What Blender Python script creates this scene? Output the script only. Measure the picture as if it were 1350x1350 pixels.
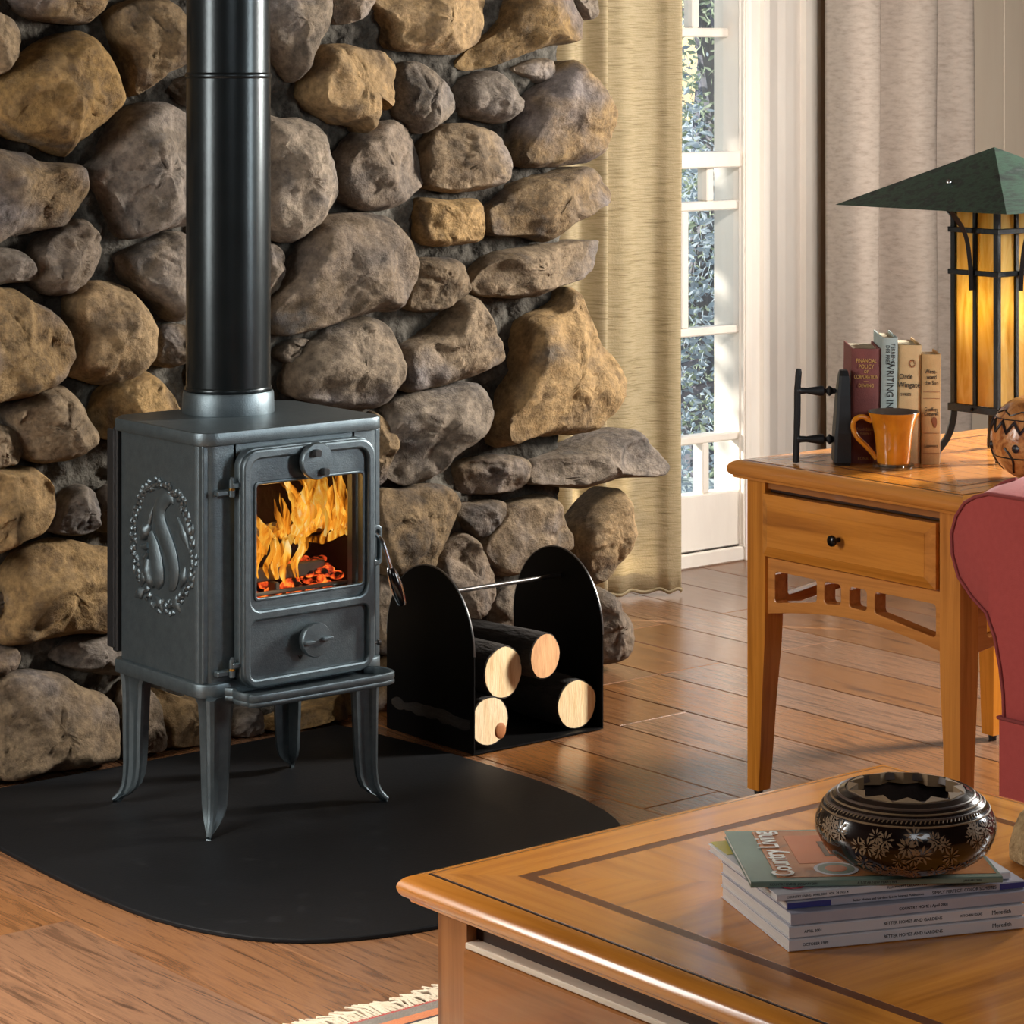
import bpy, bmesh, math, random
from math import sin, cos, pi, radians, sqrt, exp, atan2
from mathutils import Vector, Matrix, noise

scene = bpy.context.scene
for _o in list(bpy.data.objects):
    bpy.data.objects.remove(_o)
COL = scene.collection

# ------------------------------------------------------------ camera
FPX, CAM_H, YAW, HOR = 3600.0, 1.38, radians(39.2), 80.0     # focal length in pixels, eye height, heading, horizon row
cd = bpy.data.cameras.new('camera')
cam = bpy.data.objects.new('camera', cd)
COL.objects.link(cam)
cam.location = (0, 0, CAM_H)
cam.rotation_euler = (radians(90), 0, -YAW)
cd.sensor_width = 36
cd.lens = 36 * FPX / 1350
cd.shift_y = -(675 - HOR) / 1350
cd.clip_start, cd.clip_end = 0.05, 200
scene.camera = cam

# ------------------------------------------------------------ view, world, sun, lights
vs = scene.view_settings
vs.view_transform = 'Standard'
vs.look = 'None'
vs.gamma = 1
vs.use_curve_mapping = False
vs.exposure = 0.0
scene.cycles.caustics_reflective = False
scene.cycles.caustics_refractive = False

W = bpy.data.worlds.new('sky')
scene.world = W
W.use_nodes = True
_nt = W.node_tree
_bg = _nt.nodes['Background']
_sk = _nt.nodes.new('ShaderNodeTexSky')
_sk.sky_type = 'NISHITA'
_sk.sun_disc = False
_sk.sun_elevation = radians(42)
_sk.dust_density = 0.0
_sk.air_density = 1.3
_sk.ozone_density = 2.0
_sk.sun_rotation = radians(20)
_nt.links.new(_sk.outputs[0], _bg.inputs[0])
_bg.inputs[1].default_value = 0.16


def aim(o, target):
    d = Vector(target) - o.location
    o.rotation_euler = d.to_track_quat('-Z', 'Y').to_euler()


def light(name, kind, loc, target, energy, color, size=None, size_y=None, angle=None, radius=None):
    ld = bpy.data.lights.new(name, kind)
    ld.energy = energy
    ld.color = color
    if kind == 'AREA':
        ld.shape = 'RECTANGLE'
        ld.size = size
        ld.size_y = size_y or size
    if kind == 'AREA' and angle:
        ld.spread = angle
    if kind == 'SUN':
        ld.angle = angle
    if kind == 'POINT' and radius:
        ld.shadow_soft_size = radius
    o = bpy.data.objects.new(name, ld)
    COL.objects.link(o)
    o.location = loc
    if target is not None:
        aim(o, target)
    return o


light('sun', 'SUN', (0, 12, 5), (0 + 6.2, 12 - 7.75, 5 - 4.6), 12.5, (1.0, 0.95, 0.86), angle=radians(0.6))
light('key_light', 'AREA', (5.80, 3.05, 1.65), (3.0, 4.45, 0.75), 100, (1.0, 0.95, 0.88), 0.40, 0.8, angle=radians(112))
light('floor_fill_light', 'AREA', (0.85, 3.55, 2.6), (1.55, 3.6, 0.0), 28, (1.0, 0.94, 0.85), 0.5, 0.5, angle=radians(62))  # added area light, no real fixture: brightens the front-left floor
light('window_wall_fill', 'AREA', (3.2, 2.4, 2.55), (5.85, 5.45, 1.2), 13, (1.0, 0.95, 0.90), 0.5, 0.3, angle=radians(56))  # added area light to lift the casing, right curtain and panelling
light('strip_light', 'AREA', (4.31, 1.65, 1.35), (2.85, 4.1, 0.65), 34, (0.92, 0.98, 1.0), 0.35, 0.95)
light('fill_light', 'AREA', (0.6, -0.9, 2.3), (2.3, 2.4, 0.4), 24, (0.95, 0.97, 1.0), 1.6, 1.2)
light('front_light', 'AREA', (0.15, 4.15, 1.40), (3.15, 3.7, 0.55), 60, (1.0, 0.97, 0.92), 0.55, 1.3)


# ------------------------------------------------------------ photo measurement helpers (pixel + known plane -> metres)
_c, _s = cos(YAW), sin(YAW)


def on_z(px, py, z=0.0):
    Z = FPX * (CAM_H - z) / (py - HOR)
    X = (px - 675) / FPX * Z
    return (X * _c + Z * _s, -X * _s + Z * _c)


def on_y(px, py, Y):
    a = (px - 675) / FPX
    Z = Y / (_c - a * _s)
    return (a * Z * _c + Z * _s, CAM_H - (py - HOR) * Z / FPX)


def on_x(px, py, X):
    a = (px - 675) / FPX
    Z = X / (a * _c + _s)
    return (-a * Z * _s + Z * _c, CAM_H - (py - HOR) * Z / FPX)


# ------------------------------------------------------------ object helpers
def put(me_or_none, name, parent=None, mat=None, smooth=None):
    o = bpy.data.objects.new(name, me_or_none)
    COL.objects.link(o)
    if parent is not None:
        o.parent = parent
    if mat is not None:
        o.data.materials.append(mat)
    if smooth is not None:
        o.data.polygons.foreach_set('use_smooth', [smooth] * len(o.data.polygons))
    return o


def thing(name, label, cat, loc=(0, 0, 0), rz=0.0, group=None):
    o = put(None, name)
    o.location = loc
    o.rotation_euler = (0, 0, rz)
    o.empty_display_size = 0.05
    return tag(o, label, cat, group)


def tag(o, label=None, cat=None, group=None, kind=None):
    if label:
        o['label'] = label
    if cat:
        o['category'] = cat
    if group:
        o['group'] = group
    if kind:
        o['kind'] = kind
    return o


def structure(name, loc=(0, 0, 0)):
    o = put(None, name)
    o.location = loc
    o['kind'] = 'structure'
    return o


class MB:
    """collects geometry for one mesh object"""

    def __init__(self):
        self.v, self.f = [], []

    def add(self, vs_, fs_, M=None):
        b = len(self.v)
        for p in vs_:
            p = Vector(p)
            self.v.append(M @ p if M else p)
        for q in fs_:
            self.f.append([i + b for i in q])
        return self

    def mesh(self, me, M=None):
        self.add([v.co for v in me.vertices], [list(p.vertices) for p in me.polygons], M)
        bpy.data.meshes.remove(me)
        return self

    def box(self, x0, x1, y0, y1, z0, z1, bev=0.0, M=None, seg=1):
        bm = bmesh.new()
        bmesh.ops.create_cube(bm, size=1)
        for v in bm.verts:
            v.co = Vector(((x0 + x1) / 2 + v.co.x * (x1 - x0), (y0 + y1) / 2 + v.co.y * (y1 - y0), (z0 + z1) / 2 + v.co.z * (z1 - z0)))
        if bev:
            bmesh.ops.bevel(bm, geom=bm.edges[:], offset=bev, segments=seg, affect='EDGES', profile=0.6)
        bm.verts.index_update()
        self.add([v.co.copy() for v in bm.verts], [[v.index for v in f.verts] for f in bm.faces], M)
        bm.free()
        return self

    def loft(self, rings, cap=True, closed=True, M=None):
        n = len(rings[0])
        vs_ = [p for r in rings for p in r]
        fs_ = []
        for k in range(len(rings) - 1):
            for i in range(n if closed else n - 1):
                j = (i + 1) % n
                fs_.append([k * n + i, k * n + j, (k + 1) * n + j, (k + 1) * n + i])
        if cap:
            fs_.append(list(range(n))[::-1])
            fs_.append([(len(rings) - 1) * n + i for i in range(n)])
        return self.add(vs_, fs_, M)

    def lathe(self, prof, n=32, M=None, cap=True):
        """prof = [(r, z)...] turned about z"""
        return self.loft([[Vector((r * cos(2 * pi * i / n), r * sin(2 * pi * i / n), z)) for i in range(n)] for r, z in prof], cap, True, M)

    def tube(self, path, rad, n=10, M=None, flat=1.0, up=None):
        P = [Vector(p) for p in path]
        if not isinstance(rad, (list, tuple)):
            rad = [rad] * len(P)
        rings, u = [], None
        for i, p in enumerate(P):
            t = (P[min(i + 1, len(P) - 1)] - P[max(i - 1, 0)]).normalized()
            if u is None:
                a = Vector(up) if up is not None else (Vector((0, 0, 1)) if abs(t.z) < 0.9 else Vector((1, 0, 0)))
                u = (a - t * a.dot(t)).normalized()
            else:
                u = (u - t * u.dot(t)).normalized()
            w = t.cross(u)
            r = rad[i]
            rings.append([p + u * (r * flat * cos(2 * pi * k / n)) + w * (r * sin(2 * pi * k / n)) for k in range(n)])
        return self.loft(rings, True, True, M)

    def ball(self, c, r, nu=12, nv=8, M=None):
        rx, ry, rz = r if isinstance(r, (tuple, list)) else (r, r, r)
        vs_, fs_ = [], []
        for j in range(1, nv):
            for i in range(nu):
                a, b = 2 * pi * i / nu, pi * j / nv
                vs_.append((c[0] + rx * sin(b) * cos(a), c[1] + ry * sin(b) * sin(a), c[2] + rz * cos(b)))
        vs_ += [(c[0], c[1], c[2] + rz), (c[0], c[1], c[2] - rz)]
        t, bt = len(vs_) - 2, len(vs_) - 1
        for j in range(nv - 2):
            for i in range(nu):
                k = (i + 1) % nu
                fs_.append([j * nu + i, (j + 1) * nu + i, (j + 1) * nu + k, j * nu + k])
        for i in range(nu):
            k = (i + 1) % nu
            fs_.append([t, i, k])
            fs_.append([bt, (nv - 2) * nu + k, (nv - 2) * nu + i])
        return self.add(vs_, fs_, M)

    def build(self, name, mat=None, parent=None, smooth=False, fix=True, sharp=35):
        me = bpy.data.meshes.new(name)
        me.from_pydata([tuple(v) for v in self.v], [], self.f)
        if fix:
            bm = bmesh.new()
            bm.from_mesh(me)
            bmesh.ops.recalc_face_normals(bm, faces=bm.faces[:])
            if smooth:
                sa = radians(sharp)
                for e in bm.edges:
                    e.smooth = not (len(e.link_faces) == 2 and e.calc_face_angle(0) > sa)
            bm.to_mesh(me)
            bm.free()
        me.update()
        return put(me, name, parent, mat, smooth)


def slab_mesh(loops, th, bev=0.0, seg=2):
    """flat plate in XY with holes: first loop the outline, others holes; thickness th centred on z=0"""
    cu = bpy.data.curves.new('slab', 'CURVE')
    cu.dimensions = '2D'
    cu.fill_mode = 'BOTH'
    cu.extrude = max(th / 2 - bev, 0.00001)
    cu.bevel_depth = bev
    cu.bevel_resolution = seg - 1
    cu.offset = -bev
    for lp in loops:
        sp = cu.splines.new('POLY')
        sp.points.add(len(lp) - 1)
        for p, q in zip(sp.points, lp):
            p.co = (q[0], q[1], 0, 1)
        sp.use_cyclic_u = True
    o = bpy.data.objects.new('slab', cu)
    me = bpy.data.meshes.new_from_object(o)
    bpy.data.objects.remove(o)
    bpy.data.curves.remove(cu)
    return me


def frame_matrix(o, ux, uy):
    ux, uy = Vector(ux).normalized(), Vector(uy).normalized()
    n = ux.cross(uy)
    return Matrix(((ux.x, uy.x, n.x, o[0]), (ux.y, uy.y, n.y, o[1]), (ux.z, uy.z, n.z, o[2]), (0, 0, 0, 1)))


def text_mesh(s, size, align='CENTER', squeeze=1.0, bold=0.0):
    cu = bpy.data.curves.new('txt', 'FONT')
    cu.body = s
    cu.size = size
    cu.align_x = align
    cu.align_y = 'CENTER'
    cu.extrude = 0.0002
    cu.offset = bold
    cu.resolution_u = 3
    o = bpy.data.objects.new('txt', cu)
    me = bpy.data.meshes.new_from_object(o)
    bpy.data.objects.remove(o)
    bpy.data.curves.remove(cu)
    if squeeze != 1.0:
        for v in me.vertices:
            v.co.x *= squeeze
    return me


def letters(s, size, M, mat, parent, align='CENTER', squeeze=1.0, name='lettering', bold=0.0):
    return MB().mesh(text_mesh(s, size, align, squeeze, bold), M).build(name, mat, parent, fix=False)


def rrect(x0, x1, y0, y1, r, n=6):
    out = []
    for cx, cy, a0 in ((x1 - r, y1 - r, 0), (x0 + r, y1 - r, 90), (x0 + r, y0 + r, 180), (x1 - r, y0 + r, 270)):
        for k in range(n + 1):
            a = radians(a0 + 90 * k / n)
            out.append((cx + r * cos(a), cy + r * sin(a)))
    return out


def smooth_loop(pts, per=4):
    n, out = len(pts), []
    for i in range(n):
        p0, p1, p2, p3 = (Vector(pts[(i + k - 1) % n]) for k in range(4))
        for k in range(per):
            t = k / per
            out.append(0.5 * (2 * p1 + (p2 - p0) * t + (2 * p0 - 5 * p1 + 4 * p2 - p3) * t * t + (3 * p1 - p0 - 3 * p2 + p3) * t ** 3))
    return out


def smooth_path(pts, per=6):
    P = [Vector(p) for p in pts]
    P = [P[0] * 2 - P[1]] + P + [P[-1] * 2 - P[-2]]
    out = []
    for i in range(1, len(P) - 2):
        p0, p1, p2, p3 = P[i - 1:i + 3]
        for k in range(per):
            t = k / per
            out.append(0.5 * (2 * p1 + (p2 - p0) * t + (2 * p0 - 5 * p1 + 4 * p2 - p3) * t * t + (3 * p1 - p0 - 3 * p2 + p3) * t ** 3))
    out.append(P[-2].copy())
    return out


# ------------------------------------------------------------ materials
def lin(c):
    return tuple((x / 12.92 if x <= 0.04045 else ((x + 0.055) / 1.055) ** 2.4) for x in (v / 255 for v in c))


def pmat(name, cols, nscale=6.0, stretch=(1, 1, 1), detail=6, rough=0.5, metal=0.0, bump=0.0, bscale=60.0, bstretch=None,
         rand=0.0, spec=0.5, distort=0.0, blotch=None, coat=0.0, transl=0.0, sheen=0.0, rough_var=0.0, stops=None, wave=None, emit=None, bdetail=5, speck=None):
    """cols: sRGB 0-255 colours spread over a noise ramp"""
    m = bpy.data.materials.new(name)
    m.use_nodes = True
    nt = m.node_tree
    L, nn = nt.links.new, nt.nodes
    b = nn['Principled BSDF']
    b.inputs['Roughness'].default_value = rough
    b.inputs['Metallic'].default_value = metal
    b.inputs['Specular IOR Level'].default_value = spec
    if coat:
        b.inputs['Coat Weight'].default_value = coat
        b.inputs['Coat Roughness'].default_value = 0.08
    if sheen:
        b.inputs['Sheen Weight'].default_value = sheen
        b.inputs['Sheen Roughness'].default_value = 0.4
    tc = nn.new('ShaderNodeTexCoord')
    oi = nn.new('ShaderNodeObjectInfo')
    sh = nn.new('ShaderNodeVectorMath')
    sh.operation = 'MULTIPLY_ADD'
    L(oi.outputs['Random'], sh.inputs[0])
    sh.inputs[1].default_value = (7.3, 5.1, 9.7) if rand else (0, 0, 0)
    L(tc.outputs['Object'], sh.inputs[2])
    mp = nn.new('ShaderNodeMapping')
    mp.inputs['Scale'].default_value = stretch
    L(sh.outputs[0], mp.inputs['Vector'])
    if wave:
        tx = nn.new('ShaderNodeTexWave')
        tx.wave_type = 'RINGS' if wave[0] == 'RINGS' else 'BANDS'
        if wave[0] in 'XYZ':
            tx.bands_direction = wave[0]
        tx.inputs['Scale'].default_value = nscale
        tx.inputs['Distortion'].default_value = wave[1]
        tx.inputs['Detail'].default_value = 4
        tx.inputs['Detail Scale'].default_value = 1.5
    else:
        tx = nn.new('ShaderNodeTexNoise')
        tx.inputs['Scale'].default_value = nscale
        tx.inputs['Detail'].default_value = detail
        tx.inputs['Roughness'].default_value = 0.6
        tx.inputs['Distortion'].default_value = distort
    L(mp.outputs[0], tx.inputs['Vector'])
    fac = tx.outputs['Fac']
    rp = nn.new('ShaderNodeValToRGB')
    el = rp.color_ramp.elements
    n = len(cols)
    lo, hi = (0.28, 0.72) if not wave else (0.0, 1.0)
    for i, c in enumerate(cols):
        pos = stops[i] if stops else (lo + (hi - lo) * i / max(n - 1, 1))
        e = el[i] if i < 2 else el.new(pos)
        e.position = pos
        e.color = (*lin(c), 1)
    if n == 1:
        el[1].color = (*lin(cols[0]), 1)
    L(fac, rp.inputs[0])
    col = rp.outputs[0]
    if blotch:
        bc, bs, blo, bhi = blotch[:4]
        t2 = nn.new('ShaderNodeTexNoise')
        t2.inputs['Scale'].default_value = bs
        t2.inputs['Detail'].default_value = 4
        L(sh.outputs[0], t2.inputs['Vector'])
        mr = nn.new('ShaderNodeMapRange')
        mr.inputs[1].default_value = blo
        mr.inputs[2].default_value = bhi
        L(t2.outputs['Fac'], mr.inputs[0])
        mx = nn.new('ShaderNodeMix')
        mx.data_type = 'RGBA'
        L(mr.outputs[0], mx.inputs['Factor'])
        L(col, mx.inputs['A'])
        mx.inputs['B'].default_value = (*lin(bc), 1)
        col = mx.outputs['Result']
    if rand:
        hs = nn.new('ShaderNodeHueSaturation')
        mr = nn.new('ShaderNodeMapRange')
        mr.inputs[3].default_value = 1 - rand
        mr.inputs[4].default_value = 1 + rand
        L(oi.outputs['Random'], mr.inputs[0])
        L(mr.outputs[0], hs.inputs['Value'])
        fr = nn.new('ShaderNodeMath')
        fr.operation = 'MULTIPLY'
        fr.inputs[1].default_value = 7.77
        L(oi.outputs['Random'], fr.inputs[0])
        fr2 = nn.new('ShaderNodeMath')
        fr2.operation = 'FRACT'
        L(fr.outputs[0], fr2.inputs[0])
        m2 = nn.new('ShaderNodeMapRange')
        m2.inputs[3].default_value = 1 - rand * 1.6
        m2.inputs[4].default_value = 1 + rand
        L(fr2.outputs[0], m2.inputs[0])
        L(m2.outputs[0], hs.inputs['Saturation'])
        L(col, hs.inputs['Color'])
        col = hs.outputs[0]
    if speck:
        t4 = nn.new('ShaderNodeTexNoise')
        t4.inputs['Scale'].default_value = speck[0]
        t4.inputs['Detail'].default_value = 8
        t4.inputs['Roughness'].default_value = 0.7
        L(sh.outputs[0], t4.inputs['Vector'])
        m4 = nn.new('ShaderNodeMapRange')
        m4.inputs[1].default_value = 0.3
        m4.inputs[2].default_value = 0.7
        m4.inputs[3].default_value = 1 - speck[1]
        m4.inputs[4].default_value = 1 + speck[1]
        L(t4.outputs['Fac'], m4.inputs[0])
        mv = nn.new('ShaderNodeVectorMath')
        mv.operation = 'MULTIPLY'
        L(col, mv.inputs[0])
        L(m4.outputs[0], mv.inputs[1])
        col = mv.outputs[0]
    L(col, b.inputs['Base Color'])
    if rough_var:
        m3 = nn.new('ShaderNodeMapRange')
        m3.inputs[3].default_value = rough - rough_var
        m3.inputs[4].default_value = rough + rough_var
        L(fac, m3.inputs[0])
        L(m3.outputs[0], b.inputs['Roughness'])
    if bump:
        mp2 = nn.new('ShaderNodeMapping')
        mp2.inputs['Scale'].default_value = bstretch or stretch
        L(sh.outputs[0], mp2.inputs['Vector'])
        t3 = nn.new('ShaderNodeTexNoise')
        t3.inputs['Scale'].default_value = bscale
        t3.inputs['Detail'].default_value = bdetail
        t3.inputs['Roughness'].default_value = 0.5 if bdetail < 8 else 0.68
        L(mp2.outputs[0], t3.inputs['Vector'])
        bp = nn.new('ShaderNodeBump')
        bp.inputs['Strength'].default_value = bump
        bp.inputs['Distance'].default_value = 0.012
        L(t3.outputs['Fac'], bp.inputs['Height'])
        L(bp.outputs[0], b.inputs['Normal'])
    if transl:
        tr = nn.new('ShaderNodeBsdfTranslucent')
        L(col, tr.inputs['Color'])
        ms = nn.new('ShaderNodeMixShader')
        ms.inputs[0].default_value = transl
        L(b.outputs[0], ms.inputs[1])
        L(tr.outputs[0], ms.inputs[2])
        L(ms.outputs[0], nn['Material Output'].inputs['Surface'])
    if emit:
        L(col, b.inputs['Emission Color'])
        b.inputs['Emission Strength'].default_value = emit
    return m


def glass_mat(name, tint=(1, 1, 1), gloss=0.08, rough=0.02):
    m = bpy.data.materials.new(name)
    m.use_nodes = True
    nt = m.node_tree
    nn, L = nt.nodes, nt.links.new
    nn.remove(nn['Principled BSDF'])
    t = nn.new('ShaderNodeBsdfTransparent')
    t.inputs[0].default_value = (*tint, 1)
    g = nn.new('ShaderNodeBsdfGlossy')
    g.inputs['Roughness'].default_value = rough
    mx = nn.new('ShaderNodeMixShader')
    mx.inputs[0].default_value = gloss
    L(t.outputs[0], mx.inputs[1])
    L(g.outputs[0], mx.inputs[2])
    L(mx.outputs[0], nn['Material Output'].inputs['Surface'])
    return m


M = {}
M['stone'] = pmat('field_stone', [(42, 36, 30), (92, 77, 59), (122, 102, 76), (102, 85, 64), (74, 67, 61)], 7, detail=10, rough=0.85, bump=1.0, bdetail=12, bscale=34,
                  rand=0.22, speck=(60, .55), spec=0.25, distort=0.4, blotch=((104, 96, 92), 5.0, 0.50, 0.66))
M['stone_ochre'] = pmat('field_stone_ochre', [(62, 50, 38), (116, 95, 68), (140, 114, 78), (118, 97, 70), (92, 82, 70)], 8, detail=10, rough=0.85, bump=1.0, bdetail=12, bscale=36,
                        rand=0.10, speck=(60, .5), spec=0.25, distort=0.4)
M['stone_grey'] = pmat('field_stone_grey', [(52, 47, 43), (92, 83, 75), (116, 103, 90), (98, 85, 70), (78, 73, 69)], 8, detail=10, rough=0.85, bump=1.0, bdetail=12, bscale=36,
                       rand=0.15, speck=(60, .5), spec=0.25, distort=0.3)
M['mortar'] = pmat('mortar', [(44, 41, 37), (70, 66, 60), (96, 92, 84)], 12, detail=9, rough=0.95, bump=1.0, bscale=45, spec=0.1, speck=(70, .5))
M['iron'] = pmat('grey_cast_iron', [(88, 99, 104), (102, 113, 118)], 60, rough=0.42, metal=0.85, bump=0.10, bscale=420, spec=0.5)
M['iron_dark'] = pmat('matt_black_iron', [(20, 21, 23), (28, 29, 31)], 60, rough=0.5, metal=0.2, bump=0.08, bscale=300)
M['pipe'] = pmat('black_stove_pipe', [(37, 42, 44), (44, 50, 52)], 20, rough=0.27, metal=0.75, bump=0.02, bscale=200, spec=0.6)
M['soot'] = pmat('sooty_firebrick', [(16, 11, 9), (34, 22, 16)], 12, rough=0.9, bump=0.4, bscale=30)
M['chrome'] = pmat('chrome', [(200, 202, 205)], rough=0.12, metal=1.0)
M['black_gloss'] = pmat('black_enamel', [(8, 8, 9)], rough=0.12, spec=0.6)
M['brass'] = pmat('brass', [(190, 150, 80)], rough=0.25, metal=1.0)
M['pad'] = pmat('black_hearth_pad', [(9, 10, 12), (13, 14, 17)], 9, rough=0.6, bump=0.05, bscale=180, spec=0.22, blotch=((32, 32, 34), 14, 0.62, 0.85))
M['steel'] = pmat('black_sheet_steel', [(5, 5, 6), (8, 8, 8)], 10, rough=0.5, spec=0.12)
M['steel_edge'] = pmat('bare_steel', [(120, 118, 116)], rough=0.3, metal=0.9)

# ============================================================ THE SETTING
WALL_Y = 5.45          # window wall
MORTAR_Y = 4.70        # face of the chimney's mortar
CH_X1 = 4.00           # right-hand end of the chimney

M['floorwood'] = pmat('oak_plank', [(66, 42, 25), (104, 68, 41), (128, 86, 52), (108, 72, 45), (78, 51, 31)], 5.0, stretch=(9, 0.7, 9), detail=7, rough=0.24, bump=0.05, bscale=30,
                      rand=0.10, spec=0.55, distort=1.1, rough_var=0.05)
M['subfloor'] = pmat('dark_seam', [(40, 24, 14)], rough=0.8)
M['timber'] = pmat('dark_timber_wall', [(70, 56, 44), (92, 74, 58)], 3, stretch=(3, 3, .4), rough=0.7)
M['plaster'] = pmat('cream_wall', [(206, 192, 172), (216, 203, 184)], 4, rough=0.8, bump=0.03, bscale=60)
M['panel'] = pmat('cream_panelling', [(200, 182, 160), (208, 192, 170)], 4, stretch=(4, 4, .5), rough=0.6, bump=0.03, bscale=60)
M['white'] = pmat('ceiling_white', [(226, 220, 210), (234, 228, 218)], 4, rough=0.8)
M['paint'] = pmat('white_window_paint', [(224, 214, 202), (236, 228, 216)], 10, stretch=(1, 1, .3), rough=0.45, bump=0.05, bscale=40)

# ---- floor: boards running towards the window wall
floor = structure('floor')
fb = MB().box(-2.0, 8.0, -2.2, WALL_Y, -0.12, -0.004)
o = fb.build('subfloor', M['subfloor'], floor)
PW = 0.192
rnd = random.Random(5)
plank_me = {}


def plank_mesh(L):
    if L not in plank_me:
        tmp = MB().box(-PW / 2 + 0.0009, PW / 2 - 0.0009, 0.0008, L - 0.0008, -0.02, 0.0, 0.0016).build('plank', M['floorwood'])
        plank_me[L] = tmp.data
        bpy.data.objects.remove(tmp)
    return plank_me[L]


for i in range(25):
    x = 1.45 + PW * i + PW / 2
    y = WALL_Y
    first = True
    while y > 2.05:
        L = rnd.choice((1.2, 1.5, 1.8)) if not first else rnd.choice((0.5, 0.9, 1.2, 1.6))
        first = False
        p = put(plank_mesh(L), 'plank', floor)
        p.location = (x, y - L, 0)
        y -= L
MB().box(-2.0, 1.45, -2.2, WALL_Y, -0.02, 0).build('outer_boards', M['floorwood'], floor)
MB().box(1.45, 8.0, -2.2, 1.2, -0.021, -0.0005).build('outer_boards', M['floorwood'], floor)
MB().box(6.25, 8.0, 1.2, WALL_Y, -0.02, 0).build('outer_boards', M['floorwood'], floor)

# ---- ceiling and the walls that close the room
tag(MB().box(-2.0, 8.0, -2.2, WALL_Y + 0.2, 2.7, 2.8).build('ceiling', M['timber']), kind='structure')
tag(MB().box(-2.1, -2.0, -2.2, WALL_Y, 0, 2.7).build('wall_left', M['timber']), kind='structure')
tag(MB().box(8.0, 8.1, -2.2, WALL_Y, 0, 2.7).build('wall_right', M['timber']), kind='structure')
tag(MB().box(-2.1, 8.1, -2.3, -2.2, 0, 2.7).build('wall_front', M['timber']), kind='structure')

# ---- window wall (boards right of the window), with the opening
WX0, WX1, WZ0, WZ1 = 4.06, 5.262, 0.04, 2.35
wb = structure('wall_back')
T = 0.09
MB().box(-2.0, WX0 - .022, WALL_Y, WALL_Y + T, 0, 2.7).build('wall_body', M['plaster'], wb)
MB().box(WX0, WX1, WALL_Y, WALL_Y + T, WZ1, 2.7).build('wall_header', M['plaster'], wb)
MB().box(WX0, WX1, WALL_Y, WALL_Y + T, -0.12, WZ0).build('wall_base', M['plaster'], wb)
MB().box(WX1 + .022, 8.0, WALL_Y + 0.012, WALL_Y + T, 0, 2.7).build('wall_body', M['plaster'], wb)
xs = [WX1 + .022, 5.61, 5.985, 6.362, 6.74, 7.115, 7.49, 7.865, 8.0]
for a, b_ in zip(xs[:-1], xs[1:]):
    MB().box(a + 0.0016, b_ - 0.0016, WALL_Y, WALL_Y + 0.013, 0, 2.7, 0.0022).build('panel', M['panel'], wb)
tag(MB().box(5.60, 8.0, WALL_Y - 0.016, WALL_Y - 0.0005, 0, 0.11, 0.004).build('baseboard_back', M['paint']), kind='structure')

# ---- window_1: sash, rails, muntins, panes, casing
win = structure('window_1')
GY = WALL_Y + 0.03      # glass plane of the lower sash


def wx(px, Y=GY):
    return on_y(px, 300, Y)[0]


def wz(px, py, Y=GY):
    return on_y(px, py, Y)[1]


SX0, SX1 = 4.10, wx(976)
z_meet0, z_meet1 = wz(935, 221), wz(935, 200)
zs = {k: wz(935, p) for k, p in dict(a0=265, a1=277, b0=430, b1=441, c0=571, c1=582, d0=648).items()}


def bar(name, x0, x1, z0, z1, y0=GY - 0.022, y1=GY + 0.022, bev=0.004):
    return MB().box(x0, x1, y0, y1, z0, z1, bev).build(name, M['paint'], win)


bar('stile', SX1 - 0.002, SX1 + 0.022, WZ0, z_meet1, GY - 0.026, GY + 0.026)
bar('stile', SX0 - 0.03, SX0, WZ0, z_meet1, GY - 0.026, GY + 0.026)
bar('bottom_rail', SX0, SX1, WZ0 + 0.001, zs['d0'], GY - 0.026, GY + 0.026)
bar('meeting_rail', SX0, SX1, z_meet0, z_meet1, GY - 0.034, GY + 0.04)
for k in 'abc':
    bar('rail', SX0, SX1, zs[k + '1'], zs[k + '0'])
VB = [(930, 9, zs['a0'], z_meet0), (897, 9, zs['b0'], zs['a1']), (924, 9, zs['d0'], zs['c1'])]
bar('mullion', 4.55, 4.60, WZ0 + .001, WZ1, GY - .04, GY + .09)
for px, w, z0, z1 in VB:
    bar('muntin', wx(px - w / 2), wx(px + w / 2), z0, z1)
# upper sash, one step further out
UY = GY + 0.042
zu0, zu1 = wz(935, 49, UY), wz(935, 37, UY)
bar('stile', wx(971, UY), wx(980, UY), z_meet1, WZ1, UY - 0.02, UY + 0.02)
bar('stile', SX0 - 0.03, SX0, z_meet1, WZ1, UY - 0.02, UY + 0.02)
bar('rail', SX0, wx(972, UY), zu0, zu1, UY - 0.02, UY + 0.02)
bar('muntin', wx(907, UY), wx(916, UY), zu1, WZ1 - 0.06, UY - 0.02, UY + 0.02)
bar('top_rail', SX0, wx(972, UY), WZ1 - 0.06, WZ1, UY - 0.02, UY + 0.02)
M['pane'] = glass_mat('window_glass', (0.97, 0.98, 0.98), 0.05)
for x0, x1, z0, z1, Y in ((SX0, wx(930), zs['a0'], z_meet0, GY), (wx(930), SX1, zs['a0'], z_meet0, GY), (SX0, wx(897), zs['b0'], zs['a1'], GY), (wx(897), SX1, zs['b0'], zs['a1'], GY),
                          (SX0, SX1, zs['c0'], zs['b1'], GY), (SX0, wx(924), zs['d0'], zs['c1'], GY), (wx(924), SX1, zs['d0'], zs['c1'], GY),
                          (SX0, wx(972, UY), z_meet1, zu0, UY), (SX0, wx(911, UY), zu1, WZ1 - .06, UY), (wx(911, UY), wx(972, UY), zu1, WZ1 - .06, UY)):
    MB().box(x0, x1, Y - 0.0015, Y + 0.0015, z0, z1).build('pane', M['pane'], win)
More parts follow.
